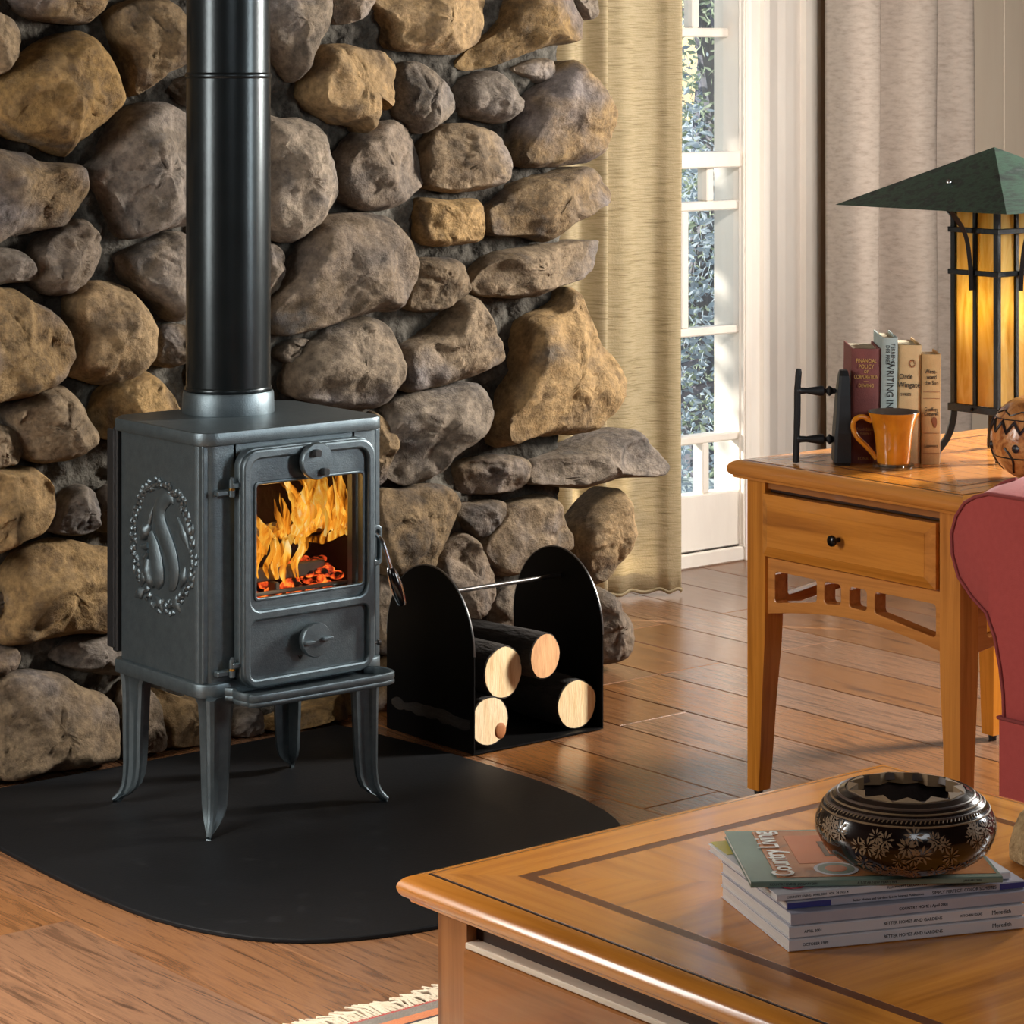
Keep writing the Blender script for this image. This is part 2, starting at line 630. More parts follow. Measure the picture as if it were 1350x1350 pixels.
# jambs, stops and outer blind stop
MB().box(WX1 - 0.0, WX1 + 0.014, WALL_Y - 0.02, WALL_Y + T + 0.02, 0, WZ1 + .02, 0.002).build('jamb', M['paint'], win)
MB().box(WX0 - 0.014, WX0, WALL_Y - 0.02, WALL_Y + T + 0.02, 0, WZ1 + .02, 0.002).build('jamb', M['paint'], win)
MB().box(SX1 + 0.003, WX1 - 0.001, GY - 0.045, GY - 0.027, WZ0, WZ1, 0.004).build('stop_bead', M['paint'], win)
MB().box(WX0 - .02, WX1 + .02, WALL_Y - 0.012, WALL_Y + T + .08, 0.0, WZ0, 0.004).build('sill', M['paint'], win)
# fluted casing on the room side
prof = [(0, 0), (0, .014), (.012, .022), (.03, .022), (.036, .013), (.052, .013), (.058, .024), (.075, .03), (.11, .026), (.135, .031), (.175, .031), (.186, .02), (.205, .02), (.212, .036), (.25, .04), (.275, .032), (.285, .0)]
for side in (1, -1):
    X = WX1 + 0.006 if side > 0 else WX0 - 0.006
    rings = [[Vector((X + side * a, WALL_Y - b_ - 0.0005, z)) for a, b_ in prof] for z in (0, WZ1 + 0.12)]
    MB().loft(rings).build('casing', M['paint'], win)
MB().box(WX0 - .3, WX1 + .3, WALL_Y - .045, WALL_Y - .001, WZ1 + .02, WZ1 + .16, .006).build('head_casing', M['paint'], win)

# ============================================================ STONE CHIMNEY
wl = structure('wall_chimney')
STONES = """
o .10 50 63 83 46 113 42 137 58 157 90 168 130 147 157 100 197 90 207 53 193 13 180 -6 160 -2 120 20 85
s .08 -40 10 0 15 22 34 24 62 8 98 -40 100
s .07 22 -16 140 -24 140 6 128 24 112 33 75 30 37 20
s .09 148 20 165 5 190 -3 218 -2 240 16 250 45 248 80 213 103 180 127 172 122 166 88 155 55
s .05 225 110 262 100 268 138 242 137
g .10 180 143 205 133 233 138 255 160 268 230 258 290 220 305 173 317 160 300 147 273 130 245 118 228 133 210 157 165
s .09 -40 205 27 200 60 213 105 216 117 230 117 253 103 277 90 297 67 303 20 313 -40 325
g .08 45 330 65 308 100 290 120 293 133 310 133 335 123 365 100 387 67 390 47 377 38 345
g .07 -40 332 20 328 37 340 46 360 40 370 20 374 -40 378
g .08 165 335 200 318 245 305 264 340 260 410 240 425 223 422 205 400 175 375 163 352
s .10 -40 388 15 380 45 395 75 415 93 450 93 480 75 510 50 520 12 530 -40 528
o .09 95 398 115 375 145 372 180 385 207 425 205 450 196 485 170 505 147 510 105 500 90 485 96 440
s .06 213 432 245 428 262 445 250 475 225 485 200 478 205 455
o .09 130 530 150 505 193 488 218 505 232 535 230 570 180 582 130 577 120 555
s .09 10 545 35 525 60 510 90 510 115 540 128 578 113 602 75 612 40 608 22 575
s .06 -40 556 12 562 28 580 27 600 12 615 -40 620
o .09 -40 628 20 618 50 618 70 637 72 665 57 700 20 720 -40 732
s .07 68 695 85 655 110 640 125 650 127 690 110 706 75 705
g .06 128 660 150 640 170 660 172 695 150 702 130 698
o .09 5 790 12 755 35 728 75 712 130 720 168 738 170 825 100 838 50 847 2 850
s .05 -40 765 3 780 6 800 -2 822 -40 830
s .05 -40 858 20 852 25 878 0 893 -40 892
g .06 72 858 100 842 138 835 175 850 172 890 113 887 73 872
s .10 0 902 30 888 80 888 110 905 150 925 156 985 140 1012 70 1027 2 1040 -10 1000
s .07 -70 930 -14 905 -16 1040 -70 1052
g .07 165 905 195 905 212 950 214 1000 182 1010 165 1002
o .07 206 912 245 920 292 925 300 984 226 1000 217 960
s .06 306 945 338 932 345 980 306 988
o .07 350 950 400 930 470 915 484 948 430 960 356 972
s .08 330 -20 430 -20 438 25 427 50 410 83 390 110 370 87 357 70 340 40
s .06 441 -16 490 -16 488 15 470 28 445 30
o .09 497 -8 570 -18 647 -4 645 25 638 52 615 70 587 72 525 64 518 37 508 20
s .09 690 -14 750 -8 768 22 772 47 760 57 720 63 657 87 633 93 613 87 632 65 662 38
g .06 753 -14 782 -14 783 18 775 27 760 12
o .09 416 90 424 66 450 57 505 68 516 72 525 90 522 120 514 146 500 136 488 177 470 167 443 163 406 133 408 108
s .07 525 95 545 80 570 90 592 115 601 138 597 152 560 177 542 165 522 145
g .07 605 115 625 100 650 93 667 103 687 140 680 153 660 163 620 155 605 140
s .04 677 90 700 80 722 77 730 87 727 105 710 110 685 98
s .10 697 135 725 108 750 83 770 83 800 120 813 155 800 200 777 215 707 222 680 210 690 165
g .09 500 163 525 160 547 177 563 220 560 243 520 275 475 277 450 255 447 220 465 187
s .09 563 196 587 167 620 163 660 177 671 200 670 230 657 247 600 255 562 243
s .09 340 160 380 155 418 162 432 190 445 230 442 263 420 300 390 320 360 313 340 280
s .05 345 322 368 325 375 350 370 377 352 392 338 380
g .11 425 290 455 282 490 280 523 290 543 327 548 360 525 408 495 413 435 433 400 440 372 443 362 410 385 370 405 325
o .07 557 262 600 264 636 265 637 313 615 323 560 322 553 290
s .09 660 265 690 240 735 228 777 220 797 237 806 263 783 277 750 303 723 320 693 313 650 310 640 285
s .08 620 370 650 337 700 325 745 320 787 317 790 327 777 360 727 383 700 393 640 392 622 385
s .07 545 350 575 340 610 345 618 375 610 393 585 410 545 410 540 385
s .09 385 490 400 465 440 430 480 417 510 425 525 450 533 487 525 515 503 538 455 540 410 530 385 520
g .04 365 465 385 447 405 447 407 462 395 482 375 478
s .09 530 462 573 437 610 393 632 392 647 417 665 457 660 480 610 503 550 517 530 510
o .10 697 425 735 405 758 378 785 437 820 490 820 515 790 567 710 577 660 590 653 560 683 493
s .09 507 560 530 525 580 515 633 505 650 540 643 570 610 597 570 632 530 640 505 615
s .06 492 545 512 560 520 580 513 615 502 640 488 630
g .09 695 625 708 606 760 592 800 575 840 567 853 580 872 610 863 625 817 632 770 645 720 640 697 637
s .06 612 614 645 600 690 603 693 620 680 647 620 652 610 640
s .05 605 668 640 660 668 663 668 680 637 710 612 697
s .08 498 655 540 645 585 640 607 660 595 700 580 735 565 757 500 752
s .08 637 722 655 690 680 665 727 653 738 675 748 705 743 727 700 745 663 762 640 740
o .08 775 685 800 655 822 645 831 672 830 710 812 745 787 773 770 755 765 710
g .09 783 776 805 780 822 805 829 825 827 847 818 872 795 878 772 862 768 810
g .07 575 742 600 710 620 705 640 735 648 765 645 795 620 820 595 800 580 772
s .06 500 765 560 768 572 800 560 850 500 860
s .06 662 780 720 762 760 790 756 850 690 862 656 830
g .06 560 868 620 838 648 870 640 915 570 935
s .06 655 880 740 872 770 880 762 895 660 915
s .06 495 872 550 872 556 930 490 940
""".strip().splitlines()


def stone_obj(poly, depth, mat, seed, parent, face_y=None):
    """poly: outline [(x, z)] on the wall; bulges towards -y"""
    R = random.Random(seed)
    P = smooth_loop([Vector((p[0], p[1])) for p in poly], 6)
    c = Vector((0, 0))
    A = 0
    for i in range(len(P)):
        p, q = P[i], P[(i + 1) % len(P)]
        k = p.x * q.y - q.x * p.y
        A += k
        c += (p + q) * k
    c = c / (3 * A)
    size = sqrt(abs(A) / 2)
    # resample by angle-independent arc length
    N = 84
    seg = [(P[(i + 1) % len(P)] - P[i]).length for i in range(len(P))]
    tot, pts, acc, i = sum(seg), [], 0, 0
    for k in range(N):
        t = tot * k / N
        while acc + seg[i] < t:
            acc += seg[i]
            i += 1
        pts.append(P[i].lerp(P[(i + 1) % len(P)], (t - acc) / seg[i]))
    off = Vector((R.uniform(-50, 50), R.uniform(-50, 50), R.uniform(-50, 50)))
    planes = []
    for k in range(R.choice((3, 4, 4))):
        a = 2 * pi * (k + R.random() * 0.8) / 4
        g = R.uniform(0.25, 1.0)
        planes.append((cos(a) * g, sin(a) * g, R.uniform(0.80, 1.12)))
    edge = R.uniform(0.10, 0.2) * size
    rs = [1.0, 0.985, 0.965, 0.94, 0.905, 0.865, 0.82, 0.76, 0.70, 0.63, 0.55, 0.47, 0.39, 0.31, 0.23, 0.15, 0.07]
    V, F = [], []
    y_front = (MORTAR_Y - 0.0) if face_y is None else face_y

    def height(p, r, bp):
        d = (1 - r) * (bp - c).length
        e = 1 - exp(-d / edge * 1.3)
        e = (0.30 + 0.70 * e)
        h = e * 1.02
        q = (p - c) / size
        for gx, gz, k0 in planes:
            h2 = k0 - gx * q.x - gz * q.y
            if h2 < h:
                h = h2 + 0.0
        h = max(h, 0.1)
        h *= depth
        v3 = Vector((p.x, p.y, 0))
        h += noise.noise(v3 * 12 + off) * 0.018 * e + noise.fractal(v3 * 26 + off, 0.9, 2.1, 4) * 0.008
        cr = noise.cell(v3 * 16 + off * 3 + Vector((noise.noise(v3 * 22), noise.noise(v3 * 22 + off), 0)) * 0.8)
        h += cr * 0.004 * e
        rdg = 1 - abs(noise.noise(v3 * 9 + off * 2))
        h -= max(0, rdg - 0.9) * 0.05
        return h

    # skirt into the mortar
    for bp in pts:
        q = c + (bp - c) * 0.97
        V.append((q.x, y_front + 0.04, q.y))
    for r in rs:
        for bp in pts:
            w = 1 + 0.03 * noise.noise(Vector((bp.x * 30, bp.y * 30, 3)) + off)
            q = c + (bp - c) * r * w
            V.append((q.x, y_front - height(q, r, bp), q.y))
    V.append((c.x, y_front - height(c, 0, pts[0]), c.y))
    nr = len(rs) + 1
    for k in range(nr - 1):
        for i in range(N):
            j = (i + 1) % N
            F.append([k * N + i, k * N + j, (k + 1) * N + j, (k + 1) * N + i])
    top = len(V) - 1
    for i in range(N):
        F.append([(nr - 1) * N + i, (nr - 1) * N + (i + 1) % N, top])
    mb = MB()
    mb.v = [Vector(v) for v in V]
    mb.f = F
    return mb.build('stone', mat, parent, smooth=True, sharp=55)


SM = {'s': M['stone'], 'o': M['stone_ochre'], 'g': M['stone_grey']}
done = []
for k, ln in enumerate(STONES):
    t = ln.split()
    d = float(t[1])
    num = [float(v) for v in t[2:]]
    px = list(zip(num[0::2], num[1::2]))
    Y = MORTAR_Y - d * 0.55
    poly = [on_y(a, b_, Y) for a, b_ in px]
    poly = [(x, max(z, 0.004)) for x, z in poly]
    stone_obj(poly, d * 1.3, SM[t[0]], 100 + k, wl)
    cx, cz = sum(p[0] for p in poly) / len(poly), sum(p[1] for p in poly) / len(poly)
    done.append((cx, cz, max(sqrt((p[0] - cx) ** 2 + (p[1] - cz) ** 2) for p in poly), poly))


def inside(poly, x, z):
    r = False
    for i in range(len(poly)):
        (x1, z1), (x2, z2) = poly[i], poly[i - 1]
        if (z1 > z) != (z2 > z) and x < (x2 - x1) * (z - z1) / (z2 - z1) + x1:
            r = not r
    return r


# stones beyond the frame and behind the stove and pipe
R = random.Random(11)
spots = []
for attempt in range(6000):
    r = R.uniform(0.04, 0.13) if attempt > 2500 else R.uniform(0.08, 0.13)
    x, z = R.uniform(1.45, CH_X1 - 0.02), R.uniform(r * 0.9, 2.62)
    ok = all((x - a) ** 2 + (z - b_) ** 2 > ((r + q) * 0.93) ** 2 for a, b_, q in spots)
    if ok:
        for cx, cz, rr, poly in done:
            if (x - cx) ** 2 + (z - cz) ** 2 < (r + rr + 0.02) ** 2:
                if inside(poly, x, z) or any((x - a) ** 2 + (z - b_) ** 2 < (r * 1.02) ** 2 for a, b_ in smooth_loop([Vector(q) for q in poly], 3)):
                    ok = False
                    break
    if ok:
        spots.append((x, z, r))
for k, (x, z, r) in enumerate(spots):
    n = R.choice((6, 7, 8))
    a0 = R.random() * 6
    r *= 1.14
    poly = [(x + r * R.uniform(.85, 1.12) * cos(a0 + 2 * pi * i / n), max(0.01, z + r * R.uniform(.8, 1.05) * sin(a0 + 2 * pi * i / n))) for i in range(n)]
    stone_obj(poly, R.uniform(.05, .09) if r > .07 else .035, R.choice((M['stone'], M['stone'], M['stone_ochre'], M['stone_grey'])), 900 + k, wl)

# mortar: rough bedding between the stones
mb = MB()
nx, nz = 260, 260
for j in range(nz + 1):
    for i in range(nx + 1):
        x, z = 1.35 + (CH_X1 - 1.35) * i / nx, 2.7 * j / nz
        h = noise.noise(Vector((x * 9, z * 9, 7))) * 0.022 + noise.noise(Vector((x * 31, z * 31, 2))) * 0.018 + noise.noise(Vector((x * 75, z * 75, 5))) * 0.008
        e = max(0, (x - (CH_X1 - 0.06)) / 0.06)
        mb.v.append(Vector((x, MORTAR_Y - 0.006 + h + e * e * 0.05, z)))
for j in range(nz):
    for i in range(nx):
        a = j * (nx + 1) + i
        mb.f.append([a, a + 1, a + nx + 2, a + nx + 1])
b0 = len(mb.v)
mb.build('mortar_bed', M['mortar'], wl, smooth=True, sharp=180)
MB().box(1.35, CH_X1, MORTAR_Y + 0.045, WALL_Y, 0, 2.7).build('chimney_core', M['mortar'], wl)

# ============================================================ CURTAINS
M['linen'] = pmat('slubby_linen', [(150, 134, 106), (192, 175, 140), (212, 196, 164), (182, 164, 130)], 8, stretch=(2.0, 2.0, 42), detail=5, rough=0.9, bump=0.25, bscale=220, bstretch=(1, 1, 1), transl=0.62, spec=0.1)
M['linen_pale'] = pmat('pale_linen', [(176, 160, 146), (196, 181, 166), (206, 192, 178)], 30, stretch=(1, 1, 3), detail=5, rough=0.9, bump=0.2, bscale=260, transl=0.30, spec=0.1)


def curtain(name, label, cols, z0, z1, mat, drop=0.0, seed=0):
    """cols: list of (x, y) plan points of the cloth, smoothed; folds run the full height"""
    th = thing(name, label, 'curtain', (cols[0][0], cols[0][1], 0))
    P = smooth_path([Vector((x, y, 0)) for x, y in cols], 8)
    n, nz_ = len(P), 40
    V, F = [], []
    ox, oy = cols[0]
    for j in range(nz_ + 1):
        t = j / nz_
        z = z0 + (z1 - z0) * t
        for i, p in enumerate(P):
            wob = noise.noise(Vector((i * 0.07, z * 1.3, seed))) * 0.012 * (1.3 - t)
            V.append(Vector((p.x - ox + noise.noise(Vector((i * 0.05, z * 0.9, seed + 5))) * 0.008 + drop * (1 - t) * (i / n), p.y - oy + wob, z + (0.004 * sin(i * 0.5) if j == 0 else 0))))
    for j in range(nz_):
        for i in range(n - 1):
            a = j * n + i
            F.append([a, a + 1, a + n + 1, a + n])
    mb_ = MB()
    mb_.v, mb_.f = V, F
    cl = mb_.build('cloth', mat, th, smooth=True, fix=False)
    so = cl.modifiers.new('thickness', 'SOLIDIFY')
    so.thickness = 0.0015
    # hem along the bottom
    hem = MB()
    hem.tube([V[i] + Vector((0, 0, 0.006)) for i in range(0, n, 2)], 0.0035, 6)
    hem.build('hem', mat, th, smooth=True)
    return th


CY = 5.20
curtain('linen_curtain', 'golden linen curtain hanging beside the stone chimney, lit from behind', [(4.33, CY + .04), (4.39, CY + .09), (4.445, CY + .02), (4.50, CY + .05), (4.545, CY - .01), (4.582, CY + .055), (4.63, CY + .03), (4.68, CY + .035), (4.728, CY + .02), (4.752, CY - .012), (4.778, CY - .03), (4.795, CY - .01)], 0.012, 2.55, M['linen'], seed=3)
RY = 5.13
curtain('linen_curtain', 'pale mauve-beige linen curtain in deep folds right of the window', [(x * .9734 + .064, y) for x, y in [(5.47, RY + .12), (5.465, RY + .04), (5.49, RY - .01), (5.535, RY - .015), (5.565, RY + .01), (5.585, RY + .06), (5.61, RY + .05), (5.628, RY - .03), (5.66, RY - .075), (5.715, RY - .07), (5.745, RY - .0), (5.77, RY + .05), (5.81, RY + .03), (5.845, RY - .04), (5.895, RY - .05), (5.925, RY + .03), (5.93, RY + .11)]], 0.012, 2.55, M['linen_pale'], seed=8)

# ============================================================ OUTDOORS
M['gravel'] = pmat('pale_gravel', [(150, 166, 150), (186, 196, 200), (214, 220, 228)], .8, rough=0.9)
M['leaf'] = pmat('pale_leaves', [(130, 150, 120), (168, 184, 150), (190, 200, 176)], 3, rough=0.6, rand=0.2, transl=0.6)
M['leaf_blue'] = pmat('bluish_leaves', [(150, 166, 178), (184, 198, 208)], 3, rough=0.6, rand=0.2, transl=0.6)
M['bark_far'] = pmat('grey_bark', [(92, 92, 104), (120, 118, 126)], 9, stretch=(3, 3, .5), rough=0.9, bump=0.3)
tag(MB().box(-20, 60, WALL_Y + T + .05, 70, -0.75, -0.55).build('ground', M['gravel']), kind='structure')


def tree(x, y, h, rx, label, mat, seed, n=3500, leaf=0.055, low=.12):
    R = random.Random(seed)
    th = thing('garden_tree', label, 'tree', (x, y, -0.55), group='trees outside the window')
    P = smooth_path([(0, 0, 0), (R.uniform(-.1, .1), 0, h * .3), (R.uniform(-.2, .2), R.uniform(-.1, .1), h * .6), (R.uniform(-.2, .2), 0, h * .95)], 5)
    tr = MB()
    tr.tube(P, [0.12 * (1 - 0.75 * i / len(P)) for i in range(len(P))], 9)
    for k in range(7):
        p = P[4 + k % (len(P) - 5)]
        a = R.random() * 6.28
        tr.tube(smooth_path([p, p + Vector((cos(a) * rx * .4, sin(a) * rx * .4, .25)), p + Vector((cos(a) * rx * .85, sin(a) * rx * .85, .35))], 4), [.035, .033, .03, .027, .024, .02, .016, .012, .008], 6)
    tr.build('trunk', M['bark_far'], th, smooth=True)
    lv = MB()
    clumps = [(R.gauss(0, rx * .45), R.gauss(0, rx * .45), R.uniform(h * low, h)) for _ in range(40)]
    for k in range(n):
        cx, cy, cz = R.choice(clumps)
        p = Vector((cx + R.gauss(0, .2), cy + R.gauss(0, .2), cz + R.gauss(0, .2)))
        u = Vector((R.gauss(0, 1), R.gauss(0, 1), R.gauss(0, 1))).normalized()
        w = u.orthogonal().normalized()
        s = leaf * R.uniform(.6, 1.3)
        q = u.cross(w) * s * .15
        lv.add([p - u * s, p + w * s * .45 + q, p + u * s, p - w * s * .45 + q], [[0, 1, 2, 3]])
    o = lv.build('foliage', mat, th, fix=False)
    tag(o, kind='stuff')
    return th


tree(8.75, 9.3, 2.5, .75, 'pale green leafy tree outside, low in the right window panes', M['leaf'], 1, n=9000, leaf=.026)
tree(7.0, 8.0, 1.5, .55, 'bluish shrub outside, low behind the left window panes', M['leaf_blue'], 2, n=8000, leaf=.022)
tree(2.3, 8.6, 5.2, .25, 'leafy tree out of view, added to shade the window from the sun', M['leaf'], 7, n=6500, leaf=.075, low=.60)  # added out of view: its crown holds back sun bound for the floor
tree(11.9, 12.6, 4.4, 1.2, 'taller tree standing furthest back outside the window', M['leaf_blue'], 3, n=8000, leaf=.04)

# ============================================================ HEARTH PAD
pad_px = [(-60, 1054), (120, 1021), (300, 987), (425, 964), (447, 961), (500, 973), (560, 988), (640, 1012), (720, 1038), (780, 1064), (812, 1085), (822, 1104), (812, 1128), (770, 1160), (690, 1196), (600, 1221), (500, 1238), (400, 1245), (300, 1237), (200, 1214), (110, 1178), (40, 1144), (-30, 1106), (-80, 1075)]
pp = [on_z(a, b_) for a, b_ in pad_px]
th = thing('hearth_pad', 'large flat black hearth pad with rounded front lying under the stove', 'hearth pad', (2.8, 4.1, 0))
lp = [(x - 2.8, min(y, MORTAR_Y - 0.10) - 4.1) for x, y in pp]
lp = [tuple(v) for v in smooth_loop([Vector(p) for p in lp], 3)]
MB().mesh(slab_mesh([lp], 0.008, 0.002), Matrix.Translation((0, 0, 0.0042))).build('pad', M['pad'], th)
PADZ = 0.0082

# ============================================================ STOVE
SX, SY, SW, SD = 2.622, 4.078, 0.405, 0.318
stove = thing('wood_stove', 'grey cast-iron wood stove on four curved legs before the stone wall', 'stove', (SX, SY, PADZ))
zt, zb = 0.712, 0.268     # under the top plate's lip / top of the base plate
I = M['iron']
# top plate with rounded front corners
tp = [(0.03, SD + .01), (0.0, SD - .02), (0.0, 0.034)] + [(0.034 - 0.034 * cos(a), 0.034 - 0.034 * sin(a)) for a in [pi / 2 * k / 6 for k in range(1, 7)]] + \
     [(SW - 0.034 + 0.034 * sin(a), 0.034 - 0.034 * cos(a)) for a in [pi / 2 * k / 6 for k in range(0, 7)]] + [(SW, SD - .02), (SW - .03, SD + .01)]
MB().mesh(slab_mesh([tp], 0.024, 0.0035), Matrix.Translation((0, 0, 0.712 - 0.012))).build('top_plate', I, stove, smooth=True)
# flue collar
PCX, PCY = 2.833 - SX, 4.318 - SY
MB().lathe([(.078, 0), (.0865, 0), (.087, .003), (.0855, .036), (.083, .041), (.078, .041), (.072, .035), (.072, .0)], 48, Matrix.Translation((PCX, PCY, .7115)), cap=False).build('flue_collar', I, stove, smooth=True)
# body panels
bz0, bz1 = 0.266, 0.690
sp = MB().mesh(slab_mesh([rrect(0.012, SD - 0.028, bz0, bz1, 0.004, 2)], 0.012, 0.0025), frame_matrix((0.014, 0, 0), (0, -1, 0), (0, 0, 1)) @ Matrix.Scale(-1, 4, (1, 0, 0)))
side = sp.build('side_panel', I, stove)
MB().mesh(slab_mesh([rrect(0.012, SD - 0.02, bz0, bz1, 0.004, 2)], 0.012, 0.0025), frame_matrix((SW - .014, 0, 0), (0, 1, 0), (0, 0, 1))).build('side_panel', I, stove)
MB().box(0.002, SW - 0.002, SD - 0.022, SD - 0.006, bz0 + .012, bz1 + 0.004, 0.003).build('back_panel', M['iron_dark'], stove)
MB().box(-0.001, 0.006, SD - 0.016, SD + 0.008, 0.285, 0.690, 0.002).build('heat_shield', M['iron_dark'], stove)
# rounded front columns
for sx in (0, 1):
    pr = []
    for k in range(9):
        a = pi / 2 * k / 8
        pr.append((0.034 - 0.028 * cos(a), 0.036 - 0.028 * sin(a)))
    pr += [(0.075, 0.008), (0.075, 0.022), (0.036, 0.022), (0.022, 0.036), (0.012, 0.036)]
    pr = [(x, y) if sx == 0 else (SW - x, y) for x, y in pr]
    MB().loft([[Vector((x, y, z)) for x, y in pr] for z in (bz0, bz1)]).build('front_column', I, stove, smooth=True)
MB().box(0.07, SW - 0.07, 0.008, 0.022, 0.645, bz1).build('front_lintel', I, stove)
MB().box(0.07, SW - 0.07, 0.008, 0.022, bz0, 0.385).build('front_apron', I, stove)
# base plate, and shelf in front
bp_ = [(0.012, SD - .005), (0.0, SD - .02), (0.0, 0.034)] + [(0.034 - 0.034 * cos(a), 0.034 - 0.034 * sin(a)) for a in [pi / 2 * k / 6 for k in range(1, 7)]] + \
      [(SW - 0.034 + 0.034 * sin(a), 0.034 - 0.034 * cos(a)) for a in [pi / 2 * k / 6 for k in range(0, 7)]] + [(SW, SD - .02), (SW - .012, SD - .005)]
MB().mesh(slab_mesh([bp_], 0.026, 0.004), Matrix.Translation((0, 0, 0.254))).build('base_plate', I, stove, smooth=True)
sh_ = [(0.052, 0.03), (0.054, -0.012), (0.046, -0.03), (0.050, -0.062), (0.072, -0.084), (0.28, -0.090), (0.352, -0.085), (0.368, -0.064), (0.364, -0.03), (0.346, -0.014), (0.335, 0.03)]
sl = [tuple(v) for v in smooth_loop([Vector(p) for p in sh_], 4)]
c_ = Vector((0.22, -0.03))
inn = [tuple(c_ + (Vector(p) - c_) * (0.93 if Vector(p).x > 0.1 and Vector(p).x < .33 else 0.955)) for p in sl]
inn = [(x, (y if y < 0 else y)) for x, y in inn]
shelf = MB().mesh(slab_mesh([sl], 0.010, 0.003), Matrix.Translation((0, 0, 0.240))).build('ash_shelf', I, stove, smooth=True)
MB().mesh(slab_mesh([sl, inn[::-1]], 0.016, 0.003), Matrix.Translation((0, 0, 0.2505))).build('shelf_lip', I, shelf, smooth=True)

# legs: angled casting with two flanges, a middle rib and a foot turned outwards
def stove_leg(cx, cy, dx, dy):
    """corner (cx, cy); dx, dy point outwards"""
    mb_ = MB()
    zs_ = [0.243, 0.225, 0.19, 0.15, 0.11, 0.075, 0.05, 0.032, 0.018, 0.008, 0.0]
    wd = [0.066, 0.050, 0.045, 0.043, 0.041, 0.039, 0.037, 0.032, 0.022, 0.011, 0.006]
    ou = [-0.004, -0.006, -0.007, -0.007, -0.007, -0.007, -0.006, -0.004, 0.001, 0.008, 0.012]
    rings = []
    for z, w, o_ in zip(zs_, wd, ou):
        k = 0.0072
        C = Vector((cx + dx * o_, cy + dy * o_, z))
        tk = 0.006
        e1, e2 = Vector((-dx, 0, 0)), Vector((0, -dy, 0))
        g = Vector((-dx, -dy, 0)) * 0.7071
        ring = [C - g * 0.003 + e1 * .006, C - g * 0.003 + e2 * .006,
                C + e2 * w * .45 - e1 * -.004, C + e2 * w * .85 + e1 * .001, C + e2 * w + e1 * .004, C + e2 * w + e1 * (.004 + tk),
                C + e2 * w * .45 + e1 * (.010), C + g * .016,
                C + e1 * w * .45 + e2 * (.010), C + e1 * w + e2 * (.004 + tk), C + e1 * w + e2 * .004, C + e1 * w * .85 + e2 * .001, C + e1 * w * .45 + e2 * .004]
        rings.append(ring)
    mb_.loft(rings)
    # middle rib down the outer corner
    rib = []
    for z, o_ in zip(zs_, ou):
        rib.append(Vector((cx + dx * (o_ - .001), cy + dy * (o_ - .001), max(z, 0.004))))
    mb_.tube(rib, [.010, .010, .0095, .009, .0085, .008, .0075, .007, .006, .005, .004], 8)
    return mb_.build('leg', I, stove, smooth=True, sharp=30)


for cx, cy, dx, dy in ((0.010, -0.008, -1, -1), (SW - 0.020, -0.002, 1, -1), (0.012, SD - 0.022, -1, 1), (SW - 0.012, SD - 0.022, 1, 1)):
    stove_leg(cx, cy, dx, dy)

# door: raised frame, recessed panel with window, lower panel
dx0, dx1, dz0, dz1 = 0.066, 0.360, 0.253, 0.681
door = MB().mesh(slab_mesh([rrect(dx0, dx1, dz0, dz1, 0.034, 8), rrect(0.098, 0.337, 0.410, 0.618, 0.006, 3)[::-1]], 0.020, 0.003), frame_matrix((0, -0.008, 0), (1, 0, 0), (0, 0, 1))).build('door', I, stove, smooth=True)
MB().mesh(slab_mesh([rrect(dx0 + .002, dx1 - .002, dz0 + .002, dz1 - .002, 0.034, 8), rrect(dx0 + 0.018, dx1 - 0.018, 0.392, dz1 - 0.019, 0.022, 8)[::-1], rrect(dx0 + 0.018, dx1 - 0.018, dz0 + 0.018, 0.374, 0.012, 6)[::-1]], 0.012, 0.004), frame_matrix((0, -0.022, 0), (1, 0, 0), (0, 0, 1))).build('door_frame', I, door, smooth=True)
MB().mesh(slab_mesh([rrect(0.0955, 0.3395, 0.4075, 0.6205, 0.008, 3), rrect(0.101, 0.334, 0.413, 0.615, 0.006, 3)[::-1]], 0.006, 0.002), frame_matrix((0, -0.0175, 0), (1, 0, 0), (0, 0, 1))).build('window_trim', I, door, smooth=True)
M['stove_glass'] = glass_mat('stove_glass', (0.98, 0.97, 0.95), 0.03)
MB().box(0.094, 0.341, -0.0105, -0.0075, 0.406, 0.622).build('glass_pane', M['stove_glass'], door)


def knob(cx, cz, r, pegs):
    k = MB()
    Mx = frame_matrix((cx, -0.018, cz), (1, 0, 0), (0, 0, 1)) @ Matrix.Identity(4)
    k.lathe([(r * .70, 0), (r * .70, .010), (r * .98, .013), (r * 1.02, .017), (r * 1.02, .024), (r * .97, .027), (r * .2, .028)], 36, Mx)
    ko = k.build('air_knob', I, door, smooth=True)
    for ax, az, w, h, d in pegs:
        MB().mesh(slab_mesh([rrect(-w, w, -h, h, min(w, h) * .5, 2)], d, .0008), frame_matrix((cx + ax, -0.018 - .028 - d / 2 + .001, cz + az), (1, 0, 0), (0, 0, 1))).build('peg', M['iron_dark'] if h > .003 else I, door)
    return ko


knob(0.217, 0.650, 0.033, [(-0.007, 0.016, .0065, .0065, .012), (0.011, -0.019, .0065, .0065, .012)])
knob(0.215, 0.328, 0.031, [(-0.021, -0.001, .010, .0028, .010), (0.019, 0.0015, .010, .0028, .010)])
MB().mesh(slab_mesh([[(-.004, -.004), (.004, -.004), (0, -.011)]], .004), frame_matrix((0.188, -0.03, 0.306), (1, 0, 0), (0, 0, 1))).build('pointer', M['iron_dark'], door)
